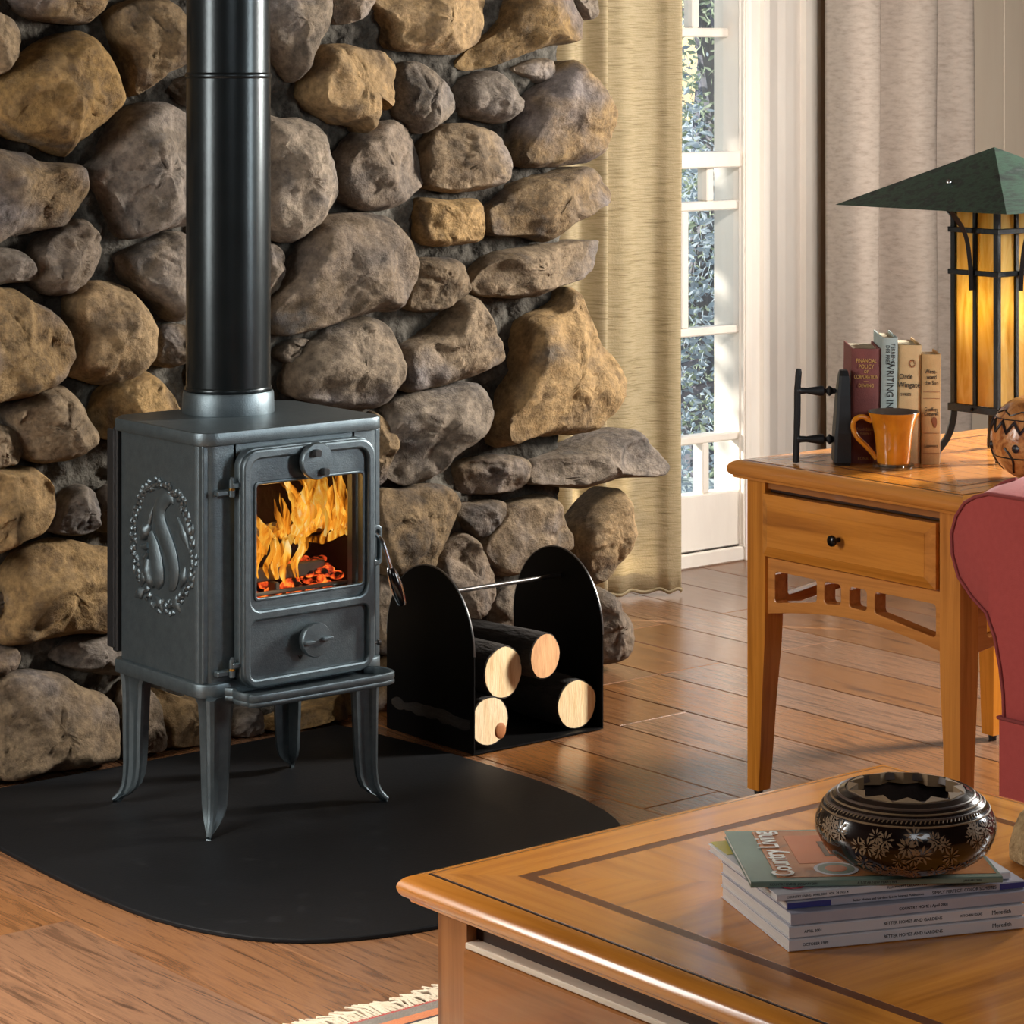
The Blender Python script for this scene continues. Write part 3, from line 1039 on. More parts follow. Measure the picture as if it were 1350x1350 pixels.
# hinges
for hz in (0.612, 0.292):
    hg = MB()
    hg.box(0.026, 0.058, -0.008, 0.006, hz - .012, hz - .002, .002)
    hg.tube([(0.055, -0.010, hz - .014), (0.055, -0.010, hz + .016)], 0.0055, 12)
    hg.box(0.053, 0.074, -0.018, -0.006, hz + .001, hz + .011, .002)
    h = hg.build('hinge', I, stove, smooth=True)
    MB().lathe([(0, -.0), (.0035, 0), (.0035, .004), (.002, .005)], 10, Matrix.Translation((.055, -.010, hz + .016))).build('hinge_pin', I, h, smooth=True)
    MB().lathe([(.0062, -.002), (.0062, .002)], 12, Matrix.Translation((.055, -.010, hz - .0005))).build('washer', M['brass'], h, smooth=True)
# latch bracket, handle rod and black grip
lt = MB()
lt.mesh(slab_mesh([rrect(0.0, 0.024, 0.440, 0.515, 0.010, 4), rrect(0.007, 0.018, 0.450, 0.506, 0.005, 3)[::-1]], 0.012, .002), frame_matrix((dx1 - .002, -0.010, 0), (1, 0, 0), (0, 0, 1)))
lt.build('latch_bracket', I, stove, smooth=True)
hd = MB()
hd.tube(smooth_path([(0.370, -0.012, 0.498), (0.374, -0.026, 0.485), (0.380, -0.034, 0.458), (0.386, -0.040, 0.43)], 5), 0.0038, 10)
hndl = hd.build('handle_rod', M['chrome'], stove, smooth=True)
P0, P1 = Vector((0.3845, -0.0385, 0.437)), Vector((0.401, -0.052, 0.368))
grip = [P0.lerp(P1, t) for t in (0, .06, .2, .45, .7, .9, .97, 1)]
MB().tube(grip, [.006, .0085, .0105, .012, .0112, .0085, .006, .003], 16).build('grip', M['black_gloss'], hndl, smooth=True)
for k in range(3):
    a = 2 * pi * k / 3 + 0.9
    MB().tube([p + Vector((cos(a), sin(a), 0)) * (r * .93) for p, r in zip(grip, [.006, .0085, .0105, .012, .0112, .0085, .006, .003])][:-1], .0022, 6).build('grip_rib', M['chrome'], hndl, smooth=True)
sc_ = MB()
sc_.tube([(dx1 - .002, -.008, .297), (dx1 + .014, -.012, .297)], .0028, 8)
sc_.tube([(dx1 + .014, -.012, .297), (dx1 + .019, -.0133, .297)], .0055, 12)
sc_.build('side_screw', M['steel_edge'], stove, smooth=True)

# firebox lining, grate bars, open to the door
fbx = MB()
fbx.box(0.025, SW - 0.025, SD - .05, SD - .035, 0.36, 0.69)
fbx.box(0.024, 0.030, 0.040, SD - .05, 0.36, 0.69)
fbx.box(SW - 0.030, SW - 0.024, 0.040, SD - .05, 0.36, 0.69)
fbx.box(0.025, SW - 0.025, 0.024, SD - .05, 0.352, 0.362)
fbx.box(0.025, SW - 0.025, 0.024, SD - .05, 0.676, 0.686)
fbx.build('firebox', M['soot'], stove)
M['grate'] = pmat('warm_grate_iron', [(92, 82, 70), (120, 106, 90)], 30, rough=0.5, metal=0.3)
for (x0, x1, y0, y1, z0, z1) in ((0.085, 0.30, 0.050, 0.062, 0.425, 0.450), (0.085, 0.335, 0.026, 0.034, 0.405, 0.412), (0.175, 0.185, 0.03, 0.055, 0.405, 0.425)):
    MB().box(x0, x1, y0, y1, z0, z1, .002).build('grate_bar', M['grate'], stove)

# squirrel-and-wreath relief on the side panel (u forward along the panel, v up)
def rel(cx, cy):
    u = (cx - 480) * 0.000418
    v = -(cy - 680 - 0.235 * (cx - 480)) * 0.000234
    return (0.145 - u, 0.498 + v)


def blob(mb_, pts, rads, relief=0.55, n=10, sc=.00036):
    P = [Vector((0.0078, *rel(*p))) for p in pts]
    if len(P) > 2:
        Ps = smooth_path(P, 4)
        rr = []
        for i in range(len(rads) - 1):
            rr += [rads[i] + (rads[i + 1] - rads[i]) * k / 4 for k in range(4)]
        rr.append(rads[-1])
    else:
        Ps, rr = P, rads
    mb_.tube(Ps, [r * sc for r in rr], n, flat=relief, up=(1, 0, 0))


em = MB()
blob(em, [(566, 372), (545, 335), (505, 335), (465, 385), (455, 470), (480, 570), (525, 680), (560, 790), (575, 900), (560, 985), (530, 1025)], [8, 32, 44, 52, 56, 58, 58, 56, 50, 40, 14], .34)
blob(em, [(378, 590), (405, 680), (425, 780), (438, 880), (444, 960), (436, 1020)], [26, 48, 64, 70, 60, 22], .38)
blob(em, [(300, 640), (325, 605), (356, 565), (378, 525)], [10, 36, 42, 16], .8)
blob(em, [(333, 588), (338, 583), (343, 578)], [3, 6, 3], 3.2)
blob(em, [(368, 530), (386, 455), (404, 390)], [18, 16, 4], .8)
blob(em, [(385, 790), (380, 880), (400, 970), (412, 1015)], [30, 42, 34, 12], 1.0)
blob(em, [(375, 690), (335, 705), (308, 690)], [20, 15, 10], 1.1)
blob(em, [(380, 740), (345, 785), (312, 770)], [20, 15, 10], 1.1)
squirrel = em.build('squirrel_relief', I, side, smooth=True, sharp=60)
wr = MB()
R = random.Random(4)
N_ = 58
for k in range(N_):
    a = 2 * pi * k / N_
    ex, ey = 480 + 245 * cos(a), 690 + 470 * sin(a) + 0.235 * 245 * cos(a)
    t = a + pi / 2
    for side_ in (-1, 1):
        if R.random() < .88:
            L = R.uniform(34, 62)
            off_ = side_ * R.uniform(12, 40)
            bx, by = ex + cos(a) * off_ * .8, ey + sin(a) * off_ * 1.7
            tx, ty = cos(t + side_ * .5) * L * .7, sin(t + side_ * .5) * L * 1.5
            blob(wr, [(bx, by), (bx + tx * .5, by + ty * .5), (bx + tx, by + ty)], [5, R.uniform(14, 23), 4], .6, 8)
    if 0.55 < k / N_ < 0.95 or R.random() < .3:
        blob(wr, [(ex - 9, ey - 14), (ex, ey), (ex + 9, ey + 14)], [6, 24, 6], .8, 8)
for x0, y0, x1, y1 in ((600, 480, 690, 730), (640, 430, 720, 690), (330, 860, 300, 1010), (560, 1080, 620, 1200), (420, 1080, 480, 1200), (250, 1090, 330, 1030), (660, 850, 620, 1010)):
    blob(wr, [(x0, y0), ((x0 + x1) / 2 + 8, (y0 + y1) / 2), (x1, y1)], [8, 36, 8], .5)
wr.build('wreath_relief', I, side, smooth=True, sharp=60)

# ---- flue pipe (stands in the collar)
pipe = thing('stove_pipe', 'tall round black stove pipe rising from the stove top', 'stove pipe', (SX + PCX, SY + PCY, PADZ))
MB().lathe([(.0792, .750), (.0792, 1.344)], 64, cap=False).build('lower_pipe', M['pipe'], pipe, smooth=True)
MB().lathe([(.0785, 1.344), (.0785, 2.69)], 64, cap=False).build('upper_pipe', M['pipe'], pipe, smooth=True)
for z in (0.757, 1.344):
    MB().lathe([(.0785, z - .006), (.0808, z - .004), (.0818, z), (.0808, z + .004), (.0785, z + .006)], 64, cap=False).build('seam_bead', M['pipe'], pipe, smooth=True)

# ---- the fire
M['char'] = pmat('charred_wood', [(8, 7, 6), (22, 17, 13), (40, 30, 22)], 14, stretch=(.5, 1, 1), rough=0.95, bump=0.8, bscale=40)


def ember_mat():
    m = bpy.data.materials.new('glowing_embers')
    m.use_nodes = True
    nt = m.node_tree
    nn, L = nt.nodes, nt.links.new
    b = nn['Principled BSDF']
    b.inputs['Base Color'].default_value = (0.02, 0.012, 0.01, 1)
    b.inputs['Roughness'].default_value = 0.9
    tc = nn.new('ShaderNodeTexCoord')
    n1 = nn.new('ShaderNodeTexNoise')
    n1.inputs['Scale'].default_value = 55
    n1.inputs['Detail'].default_value = 3
    L(tc.outputs['Object'], n1.inputs['Vector'])
    rp = nn.new('ShaderNodeValToRGB')
    el = rp.color_ramp.elements
    el[0].position, el[0].color = 0.42, (0.0, 0, 0, 1)
    el[1].position, el[1].color = 0.72, (1.0, 0.30, 0.04, 1)
    e = el.new(0.53)
    e.color = (0.55, 0.05, 0.01, 1)
    L(n1.outputs['Fac'], rp.inputs[0])
    L(rp.outputs[0], b.inputs['Emission Color'])
    b.inputs['Emission Strength'].default_value = 1.6
    return m


M['ember'] = ember_mat()
FX, FY, FZ = SX, SY, PADZ
R = random.Random(8)
eb = MB()
for k in range(70):
    right = k > 22
    x = R.uniform(0.215, 0.325) if right else R.uniform(0.09, 0.20)
    y = R.uniform(0.036, 0.12)
    z = 0.375 + R.uniform(0, .018) + (0.052 * min(1, (x - .2) * 14) * R.random() ** .5 if right else R.uniform(0, .028))
    eb.ball((x, y, z), (R.uniform(.009, .017), R.uniform(.008, .014), R.uniform(.006, .012)), 7, 5)
eo = eb.build('embers', M['ember'], smooth=True)
eo.location = (FX, FY, FZ)
tag(eo, 'glowing red embers heaped behind the stove door glass', 'embers', kind='stuff')
lg = thing('burning_log', 'charred black log burning behind the stove glass', 'log', (FX + .2, FY + .12, FZ + .48))
MB().tube(smooth_path([(-.07, -.02, .002), (-.02, -.005, -.004), (.05, .01, -.002), (.105, .02, .0)], 4), [.03, .034, .036, .038, .037, .038, .036, .037, .038, .037, .036, .035, .032], 14).build('charred_log', M['char'], lg, smooth=True)
lg2 = thing('burning_log', 'shorter charred log lying across at the back of the fire', 'log', (FX + .2, FY + .19, FZ + .43))
MB().tube(smooth_path([(-.10, 0, .0), (-.03, .005, .004), (.04, -.005, .01), (.11, 0, .0)], 4), [.032] * 13, 12).build('charred_log', M['char'], lg2, smooth=True)


def flame_mat(name, seed, strength):
    m = bpy.data.materials.new(name)
    m.use_nodes = True
    nt = m.node_tree
    nn, L = nt.nodes, nt.links.new
    nn.remove(nn['Principled BSDF'])
    tc = nn.new('ShaderNodeTexCoord')
    sp_ = nn.new('ShaderNodeSeparateXYZ')
    L(tc.outputs['Generated'], sp_.inputs[0])
    mp = nn.new('ShaderNodeMapping')
    mp.inputs['Scale'].default_value = (1, 1, .30)
    mp.inputs['Location'].default_value = (seed, seed * 2, 0)
    L(tc.outputs['Object'], mp.inputs['Vector'])
    nz_ = nn.new('ShaderNodeTexNoise')
    nz_.inputs['Scale'].default_value = 42
    nz_.inputs['Detail'].default_value = 4
    nz_.inputs['Distortion'].default_value = 1.2
    L(mp.outputs[0], nz_.inputs['Vector'])
    rp = nn.new('ShaderNodeValToRGB')
    el = rp.color_ramp.elements
    el[0].position, el[0].color = 0.36, (0.55, 0.10, 0.004, 1)
    el[1].position, el[1].color = 0.74, (1.0, 0.82, 0.40, 1)
    e = el.new(0.47)
    e.color = (0.90, 0.27, 0.015, 1)
    e = el.new(0.60)
    e.color = (1.0, 0.50, 0.06, 1)
    L(nz_.outputs['Fac'], rp.inputs[0])
    em_ = nn.new('ShaderNodeEmission')
    em_.inputs['Strength'].default_value = strength
    L(rp.outputs[0], em_.inputs['Color'])
    tr = nn.new('ShaderNodeBsdfTransparent')
    # thin out with height and along dark streaks
    mr = nn.new('ShaderNodeMapRange')
    mr.inputs[1].default_value = 0.40
    mr.inputs[2].default_value = 0.58
    mr.inputs[3].default_value = 0.04
    mr.inputs[4].default_value = 1.0
    L(nz_.outputs['Fac'], mr.inputs[0])
    mz = nn.new('ShaderNodeMapRange')
    mz.inputs[1].default_value = 1.0
    mz.inputs[2].default_value = 0.45
    mz.inputs[3].default_value = 0.35
    mz.inputs[4].default_value = 1.0
    L(sp_.outputs['Z'], mz.inputs[0])
    mu = nn.new('ShaderNodeMath')
    mu.operation = 'MULTIPLY'
    L(mr.outputs[0], mu.inputs[0])
    L(mz.outputs[0], mu.inputs[1])
    ms = nn.new('ShaderNodeMixShader')
    L(mu.outputs[0], ms.inputs[0])
    L(tr.outputs[0], ms.inputs[1])
    L(em_.outputs[0], ms.inputs[2])
    L(ms.outputs[0], nn['Material Output'].inputs['Surface'])
    return m


fire = thing('fire', 'yellow and orange flames burning behind the stove door glass', 'fire', (FX, FY, FZ))
FMAT = [flame_mat('flame', 1.0, 1.0), flame_mat('flame_bright', 4.0, 1.25), flame_mat('flame_soft', 7.0, 0.7)]


def x0_f(pts):
    return pts[0][0] * 77 + pts[0][1] * 31


def tongue(pts, wid, y, mat, depth=.35):
    """pts: spine in (x, z) on the door's scale, wid: half widths along it"""
    P = smooth_path([Vector((x + .72 * y, y, z)) for x, z in pts], 9)
    m_ = len(P)
    for i, p in enumerate(P):
        t = i / (m_ - 1)
        p.x += .006 * t * noise.noise(Vector((p.z * 38, y * 90, x0_f(pts))))
    rr = []
    for i in range(m_):
        t = i / (m_ - 1) * (len(wid) - 1)
        k = min(int(t), len(wid) - 2)
        rr.append(wid[k] + (wid[k + 1] - wid[k]) * (t - k))
    mb_ = MB()
    rings = []
    for i, p in enumerate(P):
        t = (P[min(i + 1, m_ - 1)] - P[max(i - 1, 0)]).normalized()
        w = Vector((t.z, 0, -t.x))
        n = 14
        r = rr[i] * .62 * (1 + .45 * noise.noise(p * 70))
        rings.append([p + w * (r * cos(2 * pi * k / n)) + Vector((0, 1, 0)) * (r * depth * sin(2 * pi * k / n)) for k in range(n)])
    mb_.loft(rings)
    return mb_.build('flame_tongue', FMAT[mat], fire, smooth=True)


def fz(cx, cy):
    """flame sketch coordinates (0..1 across the glass, 0..1 up)"""
    return (0.094 + cx * 0.285, 0.412 + cy * 0.208)


for pts, wid, y, mt in (
    ([(.10, .30), (.13, .45), (.06, .60), (.02, .72)], [.016, .022, .012, .001], .060, 0),
    ([(.02, .20), (.06, .35), (.02, .52), (.0, .66)], [.010, .020, .012, .001], .050, 1),
    ([(.20, .42), (.24, .52), (.21, .62), (.19, .74)], [.014, .016, .008, .001], .085, 0),
    ([(.28, .44), (.30, .56), (.28, .66), (.255, .76)], [.014, .014, .007, .001], .070, 1),
    ([(.36, .40), (.40, .58), (.34, .74), (.27, .90), (.22, 1.0)], [.020, .026, .020, .014, .002], .080, 0),
    ([(.42, .42), (.44, .60), (.38, .76), (.30, .88), (.25, .98)], [.012, .014, .010, .007, .002], .064, 1),
    ([(.47, .42), (.53, .60), (.50, .78), (.42, .92), (.40, 1.05)], [.026, .034, .030, .024, .010], .110, 2),
    ([(.52, .44), (.58, .62), (.56, .80), (.50, .95), (.52, 1.06)], [.024, .030, .026, .022, .012], .100, 2),
    ([(.60, .42), (.64, .58), (.66, .72), (.70, .86), (.72, 1.0)], [.024, .028, .022, .012, .002], .085, 1),
    ([(.66, .42), (.72, .55), (.74, .70), (.71, .84), (.70, .98)], [.020, .026, .020, .012, .003], .070, 0),
    ([(.72, .44), (.80, .52), (.80, .66), (.77, .76)], [.016, .018, .010, .001], .080, 0),
    ([(.80, .46), (.88, .54), (.92, .66), (.95, .60)], [.008, .009, .008, .001], .078, 0),
    ([(.86, .42), (.95, .38), (.99, .26), (1.0, .14)], [.010, .008, .007, .001], .066, 1),
    ([(.22, .08), (.20, .20), (.26, .32), (.34, .46)], [.006, .022, .024, .010], .042, 0),
    ([(.28, .04), (.26, .16), (.30, .28), (.30, .42)], [.003, .013, .014, .006], .034, 1),
    ([(.34, .14), (.38, .24), (.42, .34), (.44, .44)], [.004, .012, .016, .010], .044, 0),
    ([(.16, .40), (.34, .43), (.55, .46), (.78, .46)], [.008, .022, .026, .012], .092, 1),
    ([(.44, .38), (.58, .36), (.70, .40), (.80, .44)], [.008, .014, .014, .006], .060, 0)):
    tongue([fz(*p) for p in pts], wid, y, mt)
R = random.Random(17)
for k in range(26):
    u0 = R.choice((R.gauss(.30, .12), R.gauss(.62, .13), R.uniform(.08, .92)))
    v0 = R.uniform(.36, .48)
    hh = R.uniform(.18, .52) * (1.0 if .2 < u0 < .8 else .55)
    sw = R.uniform(-.10, .07)
    pts = [(u0, v0), (u0 + sw * .6 + .03, v0 + hh * .35), (u0 + sw * .2 - .02, v0 + hh * .7), (u0 + sw, v0 + hh)]
    tongue([fz(*p) for p in pts], [.006, R.uniform(.007, .013), R.uniform(.004, .009), .0008], R.uniform(.045, .10), R.choice((0, 0, 1, 2)))
for k in range(7):
    u0 = R.uniform(.06, .46)
    pts = [(u0, .05 + R.uniform(0, .1)), (u0 - .02, .20), (u0 + .03, .32), (u0 + R.uniform(0, .06), .44)]
    tongue([fz(*p) for p in pts], [.002, .008, .009, .004], R.uniform(.036, .05), R.choice((0, 1)))
light('fire_glow', 'POINT', (FX + .2, FY + .10, FZ + .55), None, 0.9, (1.0, 0.45, 0.12), radius=0.04)

# ============================================================ LOG RACK AND LOGS
RX0, RX1, RYF, RYB = 3.366, 3.704, 4.245, 4.535
rack = thing('log_rack', 'black sheet-steel log rack with two arched ends beside the stove', 'log rack', (RX0, RYF, 0))
Dp, Hh = RYB - RYF, 0.356
arch = [(0.0, 0.0), (Dp, 0.0), (Dp, 0.195)] + [(Dp / 2 + Dp / 2 * cos(a), 0.195 + (Hh - .195) * sin(a)) for a in [pi * k / 26 for k in range(1, 26)]] + [(0.0, 0.195)]
for x in (0.0, RX1 - RX0):
    e = MB().mesh(slab_mesh([arch], 0.0032, 0.0006), frame_matrix((x, 0, 0.002), (0, 1, 0), (0, 0, 1))).build('end_panel', M['steel'], rack)
    rim = MB().tube([Vector((x, p[0], p[1] + .002)) for p in arch[2:]], 0.0021, 6).build('bare_edge', M['steel_edge'], e, smooth=True)
MB().box(0.002, RX1 - RX0 - .002, 0.0, Dp, 0.0022, 0.0054).build('floor_tray', M['steel'], rack)
MB().tube([(0.0, 0.135, 0.300), (RX1 - RX0, 0.135, 0.300)], 0.0048, 12).build('cross_rod', M['steel_edge'], rack, smooth=True)
M['bark'] = pmat('dark_bark', [(16, 14, 12), (34, 29, 25), (58, 50, 42)], 14, stretch=(1, .35, 1), detail=8, rough=0.95, bump=0.9, bscale=38, rand=0.1)


def cut_face(name, cols, rough=.6):
    return pmat(name, cols, 9, stretch=(6, 1, 1.0), detail=6, rough=rough, bump=0.12, bscale=40, rand=0.06)


M['cut_pale'] = cut_face('pale_cut_wood', [(214, 172, 120), (240, 208, 158), (250, 226, 182), (226, 186, 134)])
M['cut_tan'] = cut_face('tan_cut_wood', [(176, 122, 74), (206, 152, 98), (216, 166, 112)])
M['heart'] = pmat('heartwood', [(150, 92, 48), (176, 112, 62)], 20, rough=0.7)


def wood_log(px, py, rpx, y_end, length, label, face, tilt=0.0, seed=0, squash=1.0):
    x, z = on_y(px, py, y_end)
    r = rpx * sqrt((x * _s + y_end * _c) ** 2) / FPX
    z = max(z, r + 0.006)
    t = thing('firewood_log', label, 'log', (x, y_end, z), tilt, 'logs in the rack')
    R = random.Random(seed)
    n = 26
    prof_ = [1 + 0.05 * noise.noise(Vector((cos(2 * pi * k / n) * 1.6, sin(2 * pi * k / n) * 1.6, seed))) for k in range(n)]
    def ring(y, s):
        return [Vector((r * s * prof_[k] * squash * cos(2 * pi * k / n), y, r * s * prof_[k] * sin(2 * pi * k / n))) for k in range(n)]
    rings = [ring(0.0, .99)]
    for i in range(1, 12):
        y = length * i / 12
        rg = ring(y, 1.0)
        rings.append([v * (1 + .04 * noise.noise(v * 40 + Vector((0, 0, seed)))) * 1 if False else Vector((v.x * (1 + .05 * noise.noise(v * 35)), v.y, v.z * (1 + .05 * noise.noise(v * 35)))) for v in rg])
    rings.append(ring(length, .98))
    MB().loft(rings).build('bark', M['bark'], t, smooth=True, sharp=50)
    f0, f1 = ring(-0.0015, .935), ring(0.004, .945)
    fc = MB().loft([f1, f0]).build('cut_end', face, t)
    MB().loft([ring(length - .004, .94), ring(length + .0015, .93)]).build('cut_end', face, t)
    return t, r


t, r = wood_log(645, 951, 33, RYF + .012, 0.26, 'pale log with a dark knot, lowest at the left of the rack', M['cut_pale'], seed=1)
MB().ball((r * .55, -.001, -r * .45), (r * .30, .003, r * .34), 14, 6).build('knot', M['heart'], t, smooth=True)
t, r = wood_log(760, 929, 33, RYF + .020, 0.25, 'log lowest at the right of the rack, half shaded by the steel end', M['cut_pale'], tilt=-.06, seed=2)
t, r = wood_log(663, 886, 35, RYF + .02, 0.25, 'thick pale log with rough sawn end, resting above the knotted log', M['cut_pale'], tilt=.06, seed=3)
t, r = wood_log(718, 865, 31, RYF + .002, 0.27, 'tan-ended log lying topmost on the rack pile', M['cut_tan'], tilt=.14, seed=4, squash=.95)

# ============================================================ FURNITURE WOOD
def wood(name, axis, cols, **k):
    st = {'x': (.45, 9, 9), 'y': (9, .45, 9), 'z': (9, 9, .45), 'd': (5, 2, 5)}[axis]
    a = dict(detail=7, rough=0.26, bump=0.03, bscale=12, rand=0.03, spec=0.5, distort=0.5, coat=0.35)
    a.update(k)
    return pmat(name, cols, 4.5, stretch=st, **a)


CH = [(158, 95, 34), (190, 119, 45), (208, 135, 55), (182, 113, 43)]
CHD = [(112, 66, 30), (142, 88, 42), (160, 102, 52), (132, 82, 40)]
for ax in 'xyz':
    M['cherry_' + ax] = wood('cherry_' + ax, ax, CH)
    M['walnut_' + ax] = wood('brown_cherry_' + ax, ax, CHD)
M['inlay'] = pmat('dark_inlay', [(40, 22, 14), (52, 30, 18)], 20, rough=0.35)
M['band'] = pmat('walnut_band', [(92, 52, 26), (112, 64, 32)], 20, rough=0.3)
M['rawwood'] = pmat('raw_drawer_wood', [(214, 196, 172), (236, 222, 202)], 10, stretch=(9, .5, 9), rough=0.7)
M['knob'] = pmat('black_bronze_knob', [(26, 22, 20)], rough=0.2, metal=0.6)


def rect_rings(x0, x1, y0, y1, prof):
    """rings round a rectangle: prof = [(outset, z)]"""
    return [[Vector((x0 - o_, y0 - o_, z)), Vector((x1 + o_, y0 - o_, z)), Vector((x1 + o_, y1 + o_, z)), Vector((x0 - o_, y1 + o_, z))] for o_, z in prof]


def table_top(parent, x0, x1, y0, y1, z, over, th_, border, band, mats, line=.003):
    """bullnose edge, mitred border boards, dark band, four-way matched field"""
    pr = [(0, z - th_), (over * .55, z - th_), (over * .62, z - th_ * .86)] + [(over * .62 + over * .38 * sin(a), z - th_ * .48 - th_ * .38 * cos(a)) for a in [pi * k / 10 for k in range(1, 6)]] + \
         [(over * (0.05 + .95 * cos(a)), z - .001 - th_ * .47 * (1 - sin(a))) for a in [pi / 2 * k / 6 for k in range(0, 7)]]
    for k, (a, b_) in enumerate((('bullnose', 0),)):
        R_ = rect_rings(x0, x1, y0, y1, pr)
        for e in range(4):
            mb_ = MB()
            i, j = e, (e + 1) % 4
            V = []
            for rg in R_:
                V += [rg[i], rg[j]]
            F = [[2 * q, 2 * q + 1, 2 * q + 3, 2 * q + 2] for q in range(len(R_) - 1)]
            mb_.add(V, F)
            mb_.build('edge_moulding', mats['x' if e in (0, 2) else 'y'], parent, smooth=True, sharp=40)
    MB().box(x0, x1, y0, y1, z - th_, z - .004).build('core', mats['x'], parent)
    # dark line
    def strip(d0, d1, name, mt, zt_, thk):
        ins = lambda d: [(x0 + d, y0 + d), (x1 - d, y0 + d), (x1 - d, y1 - d), (x0 + d, y1 - d)]
        A, B = ins(d0), ins(d1)
        for e in range(4):
            i, j = e, (e + 1) % 4
            loop = [A[i], A[j], B[j], B[i]]
            rings = [[Vector((p[0], p[1], zt_ - thk)) for p in loop], [Vector((p[0], p[1], zt_)) for p in loop]]
            MB().loft(rings).build(name, mt['x' if e in (0, 2) else 'y'] if isinstance(mt, dict) else mt, parent)
    strip(0, line, 'inlay_line', M['inlay'], z - .0006, .004)
    strip(line, border, 'border_board', mats, z, .004)
    strip(border, border + band, 'inlay_band', M['band'], z - .0002, .004)
    d = border + band
    X0, X1, Y0, Y1 = x0 + d, x1 - d, y0 + d, y1 - d
    h = (Y1 - Y0) / 2 if (Y1 - Y0) < (X1 - X0) else (X1 - X0) / 2
    C0 = (X0 + h, (Y0 + Y1) / 2) if (Y1 - Y0) < (X1 - X0) else ((X0 + X1) / 2, Y0 + h)
    C1 = (X1 - h, (Y0 + Y1) / 2) if (Y1 - Y0) < (X1 - X0) else ((X0 + X1) / 2, Y1 - h)
    if (Y1 - Y0) < (X1 - X0):
        polys = [([(X0, Y0), (X1, Y0), C1, C0], 'y'), ([(X1, Y0), (X1, Y1), C1], 'x'), ([(X1, Y1), (X0, Y1), C0, C1], 'y'), ([(X0, Y1), (X0, Y0), C0], 'x')]
    else:
        polys = [([(X0, Y0), (X1, Y0), C0], 'y'), ([(X1, Y0), (X1, Y1), C1, C0], 'x'), ([(X1, Y1), (X0, Y1), C1], 'y'), ([(X0, Y1), (X0, Y0), C0, C1], 'x')]
    for pl, ax in polys:
        MB().loft([[Vector((p[0], p[1], z - .004)) for p in pl], [Vector((p[0], p[1], z)) for p in pl]]).build('veneer_panel', mats[ax], parent)


CHM = {a: M['cherry_' + a] for a in 'xyz'}
WNM = {a: M['walnut_' + a] for a in 'xyz'}

# ============================================================ END TABLE
ex0, ex1, ey0, ey1, EZ = 3.585, 4.285, 3.165, 3.708, 0.63
et = thing('end_table', 'square cherry-wood end table with one drawer between window and red sofa', 'side table', (ex0, ey0, 0))
EW, ED = ey1 - ey0, ex1 - ex0
table_top(et, 0, ED, 0, EW, EZ, .022, .034, .062, .010, CHM)
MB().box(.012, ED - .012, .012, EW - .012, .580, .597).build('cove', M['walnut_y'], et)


def leg_loft(x0, y0, sx, sy, name, parent, mat, top, w=.05, bot=.030, knee=.34):
    """square leg, outer corner at (x0, y0), growing inwards by sx, sy; tapered below the knee on the inner faces"""
    zs_ = [(0.012, bot), (.06, bot + .003), (.18, (w + bot) / 2), (knee - .05, w * .97), (knee, w), (top, w)]
    rings = []
    for z, ww in zs_:
        rings.append([Vector((x0, y0, z)), Vector((x0 + sx * ww, y0, z)), Vector((x0 + sx * ww, y0 + sy * ww, z)), Vector((x0, y0 + sy * ww, z))])
    lg_ = MB().loft(rings).build(name, mat, parent)
    MB().lathe([(.008, 0), (.009, .012)], 12, Matrix.Translation((x0 + sx * bot / 2, y0 + sy * bot / 2, 0))).build('glide', M['iron_dark'], lg_, smooth=True)
    return lg_


for sx, sy in ((0, 0), (0, 1), (1, 0), (1, 1)):
    leg_loft(.004 if not sx else ED - .004, .008 if not sy else EW - .008, 1 if not sx else -1, 1 if not sy else -1, 'leg', et, M['cherry_z'], .598, w=.047)
# aprons with cut-outs: drawn in (along, z)
def apron(L, front=True):
    n = 20
    outer = [(0, .452), (0, .346)] + [(L * k / n, .346 + .024 * sin(pi * k / n)) for k in range(1, n)] + [(L, .346), (L, .452)]
    k_ = L / .442
    holes = []
    def arch_(u):
        return .346 + .024 * sin(pi * u / L)
    for a, b_ in ((.020, .130), (.150, .192), (.214, .257), (.277, .425)):
        a, b_ = a * k_, b_ * k_
        hb = [(a + .008, arch_(a) + .026), (b_ - .008, arch_(b_) + .026)]
        holes.append([(a, .428 - .006), (a + .002, .426), (a + .006, .428), (b_ - .006, .428), (b_ - .002, .426), (b_, .422), (b_, arch_(b_) + .027), (b_ - .002, arch_(b_) + .023), (b_ - .006, arch_(b_) + .021),
                      (a + .006, arch_(a) + .021), (a + .002, arch_(a) + .023), (a, arch_(a) + .027)][::-1])
    return [outer] + holes


L_ = EW - .108
MB().mesh(slab_mesh(apron(L_), .030, .0015), frame_matrix((.026, EW - .054, 0), (0, -1, 0), (0, 0, 1))).build('front_apron', M['cherry_y'], et)
MB().mesh(slab_mesh(apron(L_), .022, .0015), frame_matrix((ED - .026, EW - .054, 0), (0, -1, 0), (0, 0, 1))).build('back_apron', M['cherry_y'], et)
for yy in (.026, EW - .026):
    MB().mesh(slab_mesh(apron(ED - .112), .022, .0015), frame_matrix((.056, yy, 0), (1, 0, 0), (0, 0, 1))).build('side_apron', M['cherry_x'], et)
    MB().box(.056, ED - .056, yy - .010, yy + .010, .452, .580).build('side_rail', M['cherry_x'], et)
MB().box(ED - .036, ED - .016, .054, EW - .054, .452, .580).build('back_rail', M['cherry_y'], et)
MB().box(.02, .034, .054, EW - .054, .574, .582).build('drawer_rail', M['inlay'], et)
